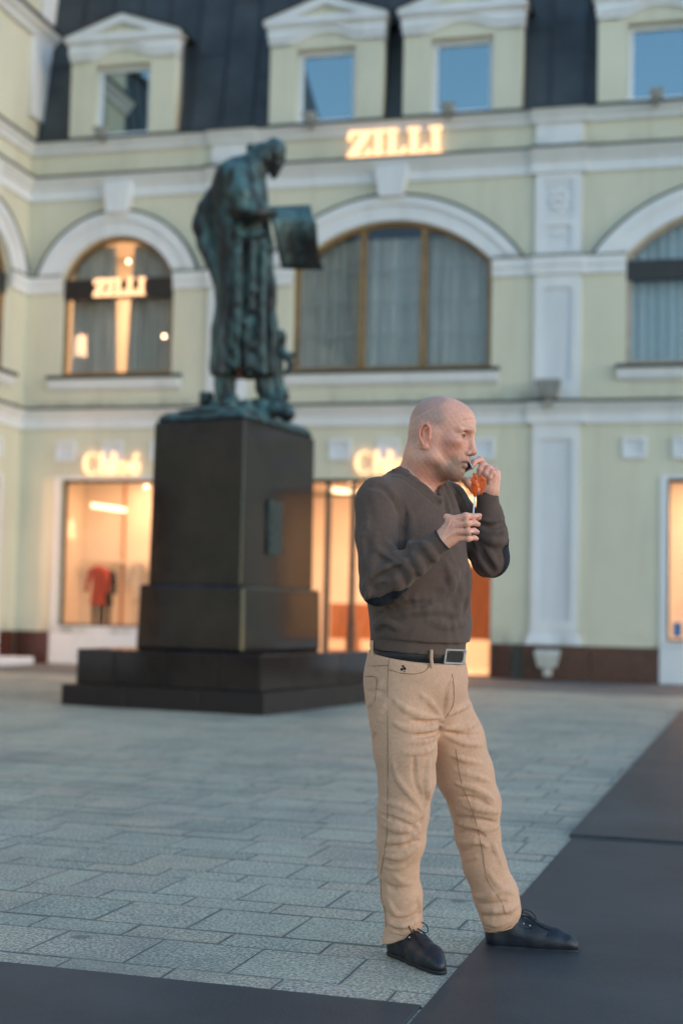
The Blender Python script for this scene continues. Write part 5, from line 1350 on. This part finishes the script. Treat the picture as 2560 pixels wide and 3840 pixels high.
# lids, eyeballs added later
EYE = [(0.0805, s * 0.0325, 0.0095) for s in (-1, 1)]
for e in EYE:
    fh.ell(e, (0.0150, 0.0160, 0.0140), None, 0.004)
    fh.ell((e[0] + 0.013, e[1], e[2] - 0.0035), (0.011, 0.0130, 0.0030), None, 0.001, 's')
    fh.cap((e[0] + 0.010, e[1] - 0.012, e[2] + 0.0095), (e[0] + 0.010, e[1] + 0.012, e[2] + 0.0095), 0.0018, 0.0018, 0.003, 's')
    fh.cap((e[0] + 0.010, e[1] - 0.012, e[2] - 0.013), (e[0] + 0.012, e[1] + 0.010, e[2] - 0.012), 0.002, 0.002, 0.004, 's')
# lips, slightly parted
fh.chain([(0.088, -0.027, -0.0735), (0.1035, -0.011, -0.0665), (0.1060, 0, -0.0675), (0.1035, 0.011, -0.0665), (0.088, 0.027, -0.0735)], [0.003, 0.0055, 0.005, 0.0055, 0.003], 0.004)
fh.chain([(0.086, -0.024, -0.0785), (0.0965, -0.010, -0.0845), (0.0965, 0.010, -0.0845), (0.086, 0.024, -0.0785)], [0.003, 0.006, 0.006, 0.003], 0.004)
fh.chain([(0.090, -0.027, -0.0752), (0.108, -0.009, -0.0755), (0.108, 0.009, -0.0755), (0.090, 0.027, -0.0752)], [0.0018, 0.0036, 0.0036, 0.0018], 0.002, 's')
fh.cap((0.100, -0.016, -0.0965), (0.100, 0.016, -0.0965), 0.005, 0.005, 0.006, 's')
for z, k_ in ((0.075, 0.0), (0.062, 0.004), (0.087, -0.004)):
    fh.chain([(0.082 + k_, -0.05, z - 0.012), (0.102 + k_, -0.025, z), (0.107 + k_, 0.0, z - 0.002)], [0.0006, 0.0008, 0.0006], 0.006, 's')
# ears
for s in (-1, 1):
    ec = np.array((-0.004, s * 0.076, -0.013))
    ring_ = [(-0.002, 0.0, -0.008), (-0.001, 0.006, 0.012), (-0.002, 0.010, 0.028), (-0.012, 0.013, 0.038), (-0.024, 0.015, 0.034), (-0.031, 0.016, 0.016), (-0.028, 0.014, -0.006), (-0.018, 0.010, -0.024), (-0.008, 0.006, -0.036), (-0.001, 0.003, -0.030)]
    fh.ell(ec + (-0.014, s * 0.004, 0.004), (0.017, 0.007, 0.034), None, 0.004)
    fh.ell(ec + (-0.008, s * 0.005, -0.032), (0.009, 0.006, 0.011), None, 0.004)
    fh.ell(ec + (-0.012, s * 0.015, 0.004), (0.0125, 0.0125, 0.024), None, 0.003, 's')
    fh.chain([ec + (q[0], s * q[1], q[2]) for q in ring_], [0.0032, 0.0036, 0.004, 0.0044, 0.0042, 0.0038, 0.0036, 0.0036, 0.005, 0.0032], 0.002)
    fh.chain([ec + (-0.010, s * 0.010, 0.026), ec + (-0.020, s * 0.010, 0.014), ec + (-0.018, s * 0.009, -0.006)], [0.0028, 0.003, 0.0026], 0.003)
    fh.ell(ec + (0.001, s * 0.006, -0.006), (0.005, 0.004, 0.008), None, 0.002)
    fh.ell(ec + (-0.008, s * 0.012, -0.008), (0.006, 0.008, 0.008), None, 0.002, 's')
# neck and the top of the chest
nb = toL(Q(957, 1122, 0.0)); nb2 = toL(Q(952, 1165, 0.0))
fh.chain([(-0.030, 0, -0.02), (-0.038, 0, -0.075), tuple(nb)], [0.062, 0.060, 0.064], 0.03)
fh.cap((0.03, 0, -0.095), tuple(nb + np.array([0.035, 0, 0.01])), 0.022, 0.040, 0.03)
for s in (-1, 1):
    fh.cap((-0.030, s * 0.055, -0.035), tuple(nb + np.array([0.052, s * 0.012, -0.012])), 0.014, 0.010, 0.016)
    fh.cap(tuple(nb + np.array([-0.02, s * 0.02, 0.01])), tuple(toL(Q(955, 1140, 0.0) + LFT * s * 0.10)), 0.052, 0.040, 0.04)
fh.ell(tuple(toL(Q(950, 1185))), (0.115, 0.150, 0.10), HM @ HM.T, 0.04)
fh.warp(lambda X, Y, Z: 0.00035 * np.sin(X * 310 + Y * 170) * np.sin(Z * 290 - Y * 130))
Vh, Qh = fh.mesh(); Vh = relax(Vh, Qh, 1, 0.4)
ch = np.tile(SKIN, (len(Vh), 1)) * (1 + 0.07 * vnoise(Vh, 28, 1)[:, None] + 0.05 * vnoise(Vh, 150, 2)[:, None])
x, y, z = Vh[:, 0], Vh[:, 1], Vh[:, 2]; ay = np.abs(y)
def blend(c, w, col): return c + (np.array(col) - c) * w[:, None]
nz_ = vnoise(Vh, 45, 9) * 0.012
red = np.exp(-(((x - 0.055) / 0.045) ** 2 + ((ay - 0.05) / 0.035) ** 2 + ((z + 0.03) / 0.036) ** 2)) * 0.55 + np.exp(-(((x - 0.122) / 0.014) ** 2 + (y / 0.016) ** 2 + ((z + 0.040) / 0.014) ** 2)) * 0.5
red += sstep(0.076, 0.086, ay) * sstep(-0.06, -0.04, z) * (1 - sstep(0.05, 0.06, z)) * 0.55 + sstep(-0.06, -0.14, z) * 0.35
ch = blend(ch, np.clip(red, 0, 0.85), (0.74, 0.235, 0.150))
# shaved scalp: grey hair stubble behind the receded hairline
hl = sstep(0.052, 0.018, x + nz_ + (0.02 - 0.35 * (ay - 0.03).clip(0))) * sstep(0.018, 0.052, z + nz_ + 0.22 * (x + 0.03).clip(-0.06, 0.1)) * sstep(0.135, 0.112, z)
back = sstep(-0.02, -0.06, x) * sstep(-0.055, -0.02, z) * sstep(0.135, 0.112, z)
ch = blend(ch, np.clip(np.maximum(hl * 0.50, back * 0.30), 0, 0.7), (0.27, 0.235, 0.215))
# stubble round the mouth, chin and jaw
st_ = sstep(0.020, 0.075, x + nz_) * sstep(-0.056, -0.100, z + nz_ - 0.45 * (x - 0.06).clip(-0.05, 0.05)) * sstep(-0.150, -0.125, z) * (1 - np.exp(-(((x - 0.108) / 0.02) ** 2 + (y / 0.022) ** 2 + ((z + 0.075) / 0.0105) ** 2)))
jaw = sstep(0.0, 0.03, x) * sstep(-0.075, -0.10, z) * sstep(-0.150, -0.125, z)
ch = blend(ch, np.clip(np.maximum(st_ * 0.85, jaw * 0.45) * (0.95 + 0.35 * vnoise(Vh, 320, 12)), 0, 0.8), (0.22, 0.140, 0.100))
lip = np.exp(-(((x - 0.108) / 0.022) ** 2 + (y / 0.022) ** 2 + ((z + 0.0755) / 0.0110) ** 4))
ch = blend(ch, np.clip(lip * 0.75, 0, 0.75), (0.43, 0.165, 0.130))
ch = blend(ch, np.exp(-((z + 0.0755) / 0.0032) ** 2) * sstep(0.084, 0.092, x) * (ay < 0.028) * 0.8, (0.10, 0.03, 0.03))
brow = np.exp(-(((z - 0.0345 - 0.10 * (ay - 0.03).clip(0)) / 0.0045) ** 2)) * sstep(0.008, 0.014, ay) * (1 - sstep(0.048, 0.056, ay)) * (x > 0.06)
ch = blend(ch, np.clip(brow * 0.4 * (0.8 + 0.7 * vnoise(Vh, 300, 14)), 0, 0.7), (0.20, 0.13, 0.09))
eye_shade = np.exp(-(((x - 0.095) / 0.018) ** 2 + ((ay - 0.0325) / 0.017) ** 2 + ((z - 0.005) / 0.013) ** 2))
ch = blend(ch, np.clip(eye_shade * 0.6, 0, 0.6), (0.38, 0.18, 0.135))  # brow and lid shade painted into the skin round the eyes
ch = blend(ch, np.exp(-(((ay - 0.0325) / 0.0145) ** 4 + ((z - 0.0105 + 14 * (ay - 0.0325) ** 2) / 0.0014) ** 2)) * (x > 0.085) * 0.8, (0.08, 0.045, 0.04))
scar = np.exp(-(((z - 0.079 - 0.6 * x) / 0.0024) ** 2)) * sstep(-0.09, -0.075, x) * sstep(-0.010, -0.022, x) * (y < 0)
ch = blend(ch, scar * 0.75, (0.70, 0.46, 0.36))
Vh = HO + Vh @ HM
body_V, body_Q, body_C = [Vh], [Qh], [ch]
def add_body(V, Qd, C):
    n0 = sum(len(v) for v in body_V); body_V.append(V); body_Q.append(Qd + n0); body_C.append(C)
# ---- right hand with the lollipop
def Hq(x, y, dd): return P((1300 + x / 2.4123) / 1.63265, (1700 + y / 2.4123) / 1.63265, D0 + dd)
fr = Field(Hq(700, 960, -0.28) - np.array([0.03, 0.10, 0.02]), Hq(1260, 480, -0.28) + np.array([0.03, 0.10, 0.02]), 0.00165)
wr = Hq(850, 790, -0.283)
fr.cap(Hq(760, 850, -0.27), wr, 0.027, 0.0265, 0.006, 'u', (FH, 1.15))
MC = [(955, 598, -0.292, 0.0115), (975, 655, -0.300, 0.012), (990, 712, -0.300, 0.0115), (1012, 768, -0.292, 0.0105)]
for i, q in enumerate(MC): fr.cap(Hq(862, 738 + 30 * i, -0.285), Hq(*q[:3]), 0.019, q[3], 0.012)
fr.cap(Hq(900, 760, -0.265), Hq(1000, 700, -0.262), 0.022, 0.020, 0.015)
for pts, rs in (([(955, 598, -0.292), (1075, 568, -0.302), (1150, 570, -0.292), (1200, 562, -0.280)], [0.0112, 0.0100, 0.0090, 0.0072]),
                ([(975, 655, -0.300), (1090, 633, -0.312), (1152, 628, -0.298), (1186, 642, -0.276)], [0.0112, 0.0100, 0.0092, 0.0078]),
                ([(990, 712, -0.300), (1098, 706, -0.310), (1150, 700, -0.296), (1178, 712, -0.272)], [0.0106, 0.0096, 0.0088, 0.0076]),
                ([(1012, 768, -0.292), (1098, 772, -0.300), (1148, 764, -0.288), (1172, 772, -0.266)], [0.0098, 0.0086, 0.0080, 0.0070])):
    fr.chain([Hq(*q) for q in pts], rs, 0.0035)
    fr.ell(Hq(*pts[1]) - FH * 0.002, (0.0105, 0.0105, 0.0105) if rs[1] > 0.0095 else (0.0092, 0.0092, 0.0092), None, 0.006)
fr.chain([Hq(905, 690, -0.255), Hq(1010, 622, -0.240), Hq(1110, 600, -0.252), Hq(1190, 582, -0.262)], [0.018, 0.0135, 0.0110, 0.0085], 0.006)
for i, q in enumerate(MC[:3]):
    fr.cap(Hq(880, 720 + 30 * i, -0.305), Hq(q[0] - 18, q[1] + 4, -0.311), 0.003, 0.003, 0.006)
    fr.cap(Hq(q[0] + 5, q[1] + 28, -0.315), Hq(q[0] + 60, q[1] + 20, -0.325), 0.003, 0.002, 0.006, 's')
fr.ell(Hq(905, 575, -0.285), (0.012, 0.012, 0.010), None, 0.012)
Vr, Qr = fr.mesh(); Vr = relax(Vr, Qr, 1, 0.4)
def hand_col(V, tips, cent):
    c = np.tile(SKIN, (len(V), 1)) * (1.02 + 0.08 * vnoise(V, 60, 21)[:, None] + 0.05 * vnoise(V, 240, 22)[:, None])
    w = np.zeros(len(V))
    for t in tips: w = np.maximum(w, np.exp(-(np.linalg.norm(V - t, axis=1) / 0.014) ** 2))
    return blend(c, w * 0.5, (0.60, 0.27, 0.19))
add_body(Vr, Qr, hand_col(Vr, [Hq(1200, 562, -0.28), Hq(1186, 642, -0.28), Hq(1178, 712, -0.28), Hq(1172, 772, -0.27), Hq(975, 655, -0.31), Hq(990, 712, -0.31)], wr))
# ---- left hand with the phone
def Hc(x, y, dd): return P((1480 + x / 3.4844) / 1.63265, (1450 + y / 3.4844) / 1.63265, D0 + dd)
fq = Field(Hc(840, 1560, 0.05) - np.array([0.03, 0.12, 0.02]), Hc(1400, 880, 0.05) + np.array([0.03, 0.12, 0.02]), 0.00165)
fq.cap(Hc(1240, 1520, 0.047), Hc(1230, 1390, 0.05), 0.030, 0.029, 0.006, 'u', (FH, 1.1))
KN = [(1215, 1075, 0.085), (1262, 1078, 0.068), (1296, 1092, 0.048), (1318, 1132, 0.030)]
for i, q in enumerate(KN): fq.cap(Hc(1205 + 18 * i, 1370, 0.06 - 0.008 * i), Hc(*q), 0.021, 0.0125, 0.014)
fq.cap(Hc(1250, 1330, 0.03), Hc(1290, 1180, 0.03), 0.022, 0.018, 0.02)
for pts, rs in (([(1215, 1075, 0.085), (1108, 955, 0.050), (1035, 985, 0.028), (1003, 1050, 0.018)], [0.0115, 0.0108, 0.0098, 0.0082]),
                ([(1262, 1078, 0.068), (1150, 1020, 0.030), (1112, 1090, 0.012), (1100, 1150, 0.012)], [0.0115, 0.0108, 0.0098, 0.0085]),
                ([(1296, 1092, 0.048), (1222, 1068, 0.014), (1185, 1135, 0.002), (1172, 1200, 0.008)], [0.0110, 0.0105, 0.0095, 0.0082]),
                ([(1318, 1132, 0.030), (1272, 1120, 0.004), (1238, 1185, -0.002), (1222, 1240, 0.006)], [0.0100, 0.0092, 0.0084, 0.0074])):
    fq.chain([Hc(*q) for q in pts], rs, 0.0035)
    fq.ell(Hc(*pts[1]), (0.0112,) * 3, None, 0.005)
fq.chain([Hc(1170, 1390, 0.045), Hc(1050, 1330, 0.028), Hc(960, 1255, 0.022), Hc(905, 1215, 0.030)], [0.021, 0.0165, 0.0125, 0.0095], 0.010)
fq.cap(Hc(1200, 1330, 0.04), Hc(1090, 1290, 0.04), 0.022, 0.020, 0.02)
Vl, Ql = fq.mesh(); Vl = relax(Vl, Ql, 1, 0.4)
add_body(Vl, Ql, hand_col(Vl, [Hc(1003, 1050, 0.018), Hc(1100, 1150, 0.012), Hc(1172, 1200, 0.008), Hc(1262, 1078, 0.068), Hc(1296, 1092, 0.048)], None))
# ---- trunk and limbs under the clothes
fb_ = Field(Q(820, 2260, 0) - np.array([0.12, 0.45, 0.0]), Q(1210, 1080, 0) + np.array([0.05, 0.45, 0.0]), 0.012)
fb_.chain([Q(952, 1180), Q(952, 1330), Q(960, 1480), Q(958, 1570)], [0.14, 0.150, 0.138, 0.135], 0.05, 'u', fl)
for ch_ in (RA, RF + RCF[1:], LA, LF + LCF[1:]): fb_.chain([Q(*q[:3]) for q in ch_], [max(0.026, q[3] - 0.02) for q in ch_], 0.02)
for L in (RL[:-2], LL): fb_.chain([Q(*q[:3]) for q in L], [max(0.03, q[3] - 0.022) for q in L], 0.03)
for hl_, te_, L in (((-0.985, 4.555), (-0.755, 4.315), RL), ((-0.715, 4.745), (-0.416, 4.768), LL)):
    h_ = np.array([*hl_, 0.0]); a_ = nrm(np.array([te_[0] - hl_[0], te_[1] - hl_[1], 0.0]))
    fb_.chain([h_ + a_ * 0.075 + UP * 0.16, h_ + a_ * 0.065 + UP * 0.08, h_ + a_ * 0.10 + UP * 0.045, h_ + a_ * 0.20 + UP * 0.032], [0.036, 0.030, 0.028, 0.022], 0.01)
fb_.cap(Q(957, 1122), Q(955, 1200), 0.05, 0.10, 0.03)
Vb, Qb = fb_.mesh(); add_body(Vb, Qb, np.tile(SKIN, (len(Vb), 1)))
body = np_mesh('body', np.concatenate(body_V), np.concatenate(body_Q), MT['skin'], man, np.concatenate(body_C))
# eyes
MT['eyewhite'] = simple('eye white', (0.22, 0.15, 0.13), 0.45, 0.05, 30); MT['iris'] = simple('grey iris', (0.022, 0.022, 0.024), 0.2, 0.2, 60)
for e in EYE:
    w_ = lambda p: tuple(HO + np.array(p) @ HM)
    ey = MB().sphere(w_((e[0] + 0.0005, e[1], e[2] - 0.001)), 0.0128, 14, 10).build('eye', MT['eyewhite'], body, shade=True)
    MB().sphere(w_((e[0] + 0.0082, e[1] + 0.001, e[2] - 0.0030)), 0.0062, 10, 8).build('iris', MT['iris'], ey, shade=True)
# ring and necklace
rc = Hq(1115, 708, -0.3075); rd_ = nrm(Hq(1150, 700, -0.300) - Hq(1085, 710, -0.309)); ra_ = nrm(np.cross(rd_, UP)); rb_ = np.cross(rd_, ra_)
rg = MB()
rg.loft([[tuple(rc + rd_ * o + (ra_ * math.cos(2 * math.pi * i / 20) + rb_ * math.sin(2 * math.pi * i / 20)) * r_) for i in range(20)] for o, r_ in ((-0.0025, 0.0098), (-0.0022, 0.0108), (0.0022, 0.0108), (0.0025, 0.0098))], True, False)
rg.build('ring', MT['silver'], man, shade=True)
nk = []
for xx, yy in spline([(934, 1074), (940, 1082), (948, 1091), (957, 1101), (964, 1108)], 4):
    r0 = ray(xx, yy); t = np.arange(4.2, 4.9, 0.002); pts = CAM + t[:, None] * r0; L_ = (pts - HO) @ HM.T
    ij = np.round((L_ - fh.lo) / fh.h).astype(int); ok = np.all((ij >= 0) & (ij < fh.n), axis=1); val = np.full(len(t), 1.0); val[ok] = fh.F[ij[ok, 0], ij[ok, 1], ij[ok, 2]]
    k_ = np.nonzero(val < 0)[0]
    if len(k_): nk.append(pts[k_[0]])
if len(nk) > 3:
    nm = MB()
    for a, b2 in zip(nk[:-1], nk[1:]): nm.sphere(tuple((a + b2) / 2), 0.0021, 6, 5); nm.sphere(tuple(a), 0.0021, 6, 5)
    nm.build('necklace', MT['silver'], man, shade=True)
# ---- shoes
def shoe(heel, toe, mirror):
    h0 = np.array([heel[0], heel[1], 0.0]); ax = nrm(np.array([toe[0] - heel[0], toe[1] - heel[1], 0])); sd_ = np.array([-ax[1], ax[0], 0]) * mirror
    Lh = 0.305; k_ = Lh / 0.30
    w = lambda a, s_, zz: h0 + ax * a * k_ + sd_ * s_ + UP * zz
    lo_ = np.minimum(h0, h0 + ax * Lh) - 0.10; hi_ = np.maximum(h0, h0 + ax * Lh) + 0.10; lo_[2] = -0.025; hi_[2] = 0.16
    f = Field(lo_, hi_, 0.0024)
    f.chain([w(0.040, 0, 0.046), w(0.10, 0.002, 0.050), w(0.165, 0.005, 0.042), w(0.225, 0.004, 0.034)], [0.037, 0.037, 0.041, 0.038], 0.015)
    f.chain([w(0.042, 0, 0.026), w(0.10, 0.004, 0.024), w(0.165, 0.006, 0.022), w(0.225, 0.004, 0.020)], [0.037, 0.034, 0.040, 0.038], 0.012)
    f.chain([w(0.225, 0.004, 0.032), w(0.270, -0.004, 0.026), w(0.287, -0.007, 0.021)], [0.036, 0.024, 0.014], 0.02)
    f.chain([w(0.045, 0, 0.075), w(0.085, 0, 0.082)], [0.034, 0.035], 0.02)
    f.cap(w(0.085, 0, 0.088), w(0.185, 0.002, 0.060), 0.022, 0.020, 0.02)
    f.cutplane(w(0.06, 0, 0.100), nrm(UP - ax * 0.12), w(0.06, 0, 0.15), 0.09)
    f.cutplane(w(0.1, 0, 0.010), -UP, w(0.15, 0, -0.03), 0.25)
    for s_ in (-1, 1): f.chain([w(0.105, s_ * 0.030, 0.082), w(0.15, s_ * 0.026, 0.072), w(0.20, s_ * 0.014, 0.068)], [0.0016, 0.0016, 0.0016], 0.002, 's')
    f.chain([w(0.20, -0.034, 0.055), w(0.215, 0.0, 0.070), w(0.20, 0.036, 0.055)], [0.0016] * 3, 0.002, 's')
    V, Qd = f.mesh(); V = relax(V, Qd, 1)
    s = np_mesh('shoe', V, Qd, MT['leather'], man)
    g = Field(lo_, hi_, 0.003)
    g.chain([w(0.042, 0, 0.006), w(0.10, 0.004, 0.006), w(0.165, 0.006, 0.006), w(0.225, 0.004, 0.006)], [0.0385, 0.0355, 0.0415, 0.0395], 0.015)
    g.chain([w(0.225, 0.004, 0.006), w(0.272, -0.004, 0.006), w(0.290, -0.007, 0.006)], [0.038, 0.026, 0.016], 0.02)
    g.cutplane(w(0.1, 0, 0.0125), UP, w(0.15, 0, 0.05), 0.25); g.cutplane(w(0.1, 0, 0.0015), -UP, w(0.15, 0, -0.04), 0.25)
    V, Qd = g.mesh(); np_mesh('sole', V, Qd, MT['sole'], s)
    la = MB()
    zl = lambda a: 0.108 - (a - 0.10) * 0.42
    for i in range(5):
        a = 0.118 + i * 0.017
        la.tube([tuple(w(a, -0.019, zl(a) - 0.006)), tuple(w(a + 0.004, 0, zl(a) + 0.003)), tuple(w(a + 0.010, 0.019, zl(a) - 0.008))], 0.0022, 6)
    for s_, e_ in ((1, 0.035), (-1, 0.03)):
        la.tube([tuple(p) for p in spline([w(0.118, 0, 0.107), w(0.125, s_ * 0.018, 0.122), w(0.15, s_ * e_, 0.112), w(0.165, s_ * 0.024, 0.094), w(0.135, s_ * 0.006, 0.104)], 4)], 0.002, 6)
        la.tube([tuple(p) for p in spline([w(0.118, 0, 0.107), w(0.15, s_ * 0.012, 0.100), w(0.19, s_ * 0.022, 0.078), w(0.215, s_ * 0.02, 0.070)], 4)], 0.0019, 6)
    la.build('lace', MT['sole'], s)
    ei = MB()
    for i in range(3):
        for s_ in (-1, 1): ei.sphere(tuple(w(0.108 + i * 0.02, s_ * 0.0275, 0.0915 - i * 0.005)), 0.003, 8, 6)
    ei.build('eyelet', MT['steel'], s)
shoe((-0.985, 4.555), (-0.755, 4.315), 1); shoe((-0.715, 4.745), (-0.416, 4.768), 1)

# ---- lollipop and phone
lp = empty('lollipop', tuple(Hq(1148, 540, -0.272))); tag(lp, 'orange-red translucent sugar lollipop on a thin stick in the man’s raised right hand', 'lollipop')
fc = Field(Hq(1085, 410, -0.275) - 0.035, Hq(1265, 160, -0.275) + 0.035, 0.00125)
cf = (nrm(FH + RH * 0.2), 1.7); dp = -0.272
for pts, rs in (([(1160, 215, dp), (1152, 250, dp), (1156, 290, dp), (1158, 340, dp), (1158, 385, dp)], [0.0085, 0.0085, 0.0115, 0.0095, 0.0045]), ([(1148, 188, dp), (1158, 200, dp)], [0.0045, 0.006]), ([(1168, 190, dp), (1164, 205, dp)], [0.004, 0.005]), ([(1150, 225, dp), (1124, 244, dp)], [0.005, 0.003]),
                ([(1148, 280, dp), (1122, 305, dp)], [0.005, 0.0035]), ([(1150, 310, dp), (1116, 322, dp)], [0.0045, 0.003]), ([(1150, 335, dp), (1132, 355, dp)], [0.005, 0.0035]),
                ([(1166, 310, dp), (1186, 290, dp), (1196, 245, dp), (1218, 222, dp), (1238, 240, dp), (1241, 275, dp), (1230, 315, dp), (1212, 362, dp)], [0.005, 0.0055, 0.0065, 0.0065, 0.0065, 0.0065, 0.006, 0.0045]), ([(1218, 240, dp), (1214, 300, dp)], [0.006, 0.006])):
    fc.chain([Hq(*q) for q in pts], rs, 0.002, 'u', cf)
fc.cap(Hq(1205, 300, dp - 0.004), Hq(1216, 250, dp - 0.004), 0.003, 0.003, 0.003, 's'); fc.ell(Hq(1158, 232, dp - 0.006), (0.004, 0.004, 0.004), None, 0.002, 's'); fc.ell(Hq(1155, 275, dp - 0.008), (0.006, 0.005, 0.004), None, 0.003)
Vc, Qc = fc.mesh(); Vc = relax(Vc, Qc, 2)
m, nt, b = mat_new('orange sugar candy')
b.inputs['Base Color'].default_value = (1.0, 0.17, 0.03, 1); b.inputs['Roughness'].default_value = 0.06; b.inputs['Transmission Weight'].default_value = 0.3; b.inputs['Subsurface Weight'].default_value = 0.6; b.inputs['Subsurface Radius'].default_value = (1.0, 0.25, 0.08); b.inputs['Subsurface Scale'].default_value = 0.012; b.inputs['IOR'].default_value = 1.4
MT['candy'] = m
np_mesh('candy', Vc, Qc, m, lp)
MT['stick'] = simple('white stick', (0.75, 0.78, 0.80), 0.5, 0.05, 30)
MB().tube([tuple(Hq(1133, 650, -0.272)), tuple(Hq(1158, 375, dp))], 0.0024, 8).build('stick', MT['stick'], lp, shade=True)
ear_l = HO + np.array((-0.005, 0.098, 0.0)) @ HM
pb = Hc(922, 1180, 0.004); px_ = nrm(ear_l - pb); pb = pb + px_ * 0.014; pn = nrm(HL - px_ * (HL @ px_)); pw = np.cross(px_, pn)
ph = empty('phone', tuple(pb)); tag(ph, 'dark smartphone held to the far side of the man’s face', 'phone')
MT['phone'] = simple('black phone body', (0.02, 0.022, 0.025), 0.25, 0.1, 20)
bbox(MB(), pb + px_ * 0.072, 0.072, 0.035, 0.0042, px_, pw, pn).build('phone_body', MT['steel'], ph, bevel=0.002)
bbox(MB(), pb + px_ * 0.072 - pn * 0.0035, 0.069, 0.0335, 0.0012, px_, pw, pn).build('screen', MT['phone'], ph)
bbox(MB(), pb + px_ * 0.072 + pn * 0.0040, 0.070, 0.034, 0.0010, px_, pw, pn).build('back_cover', MT['phone'], ph)
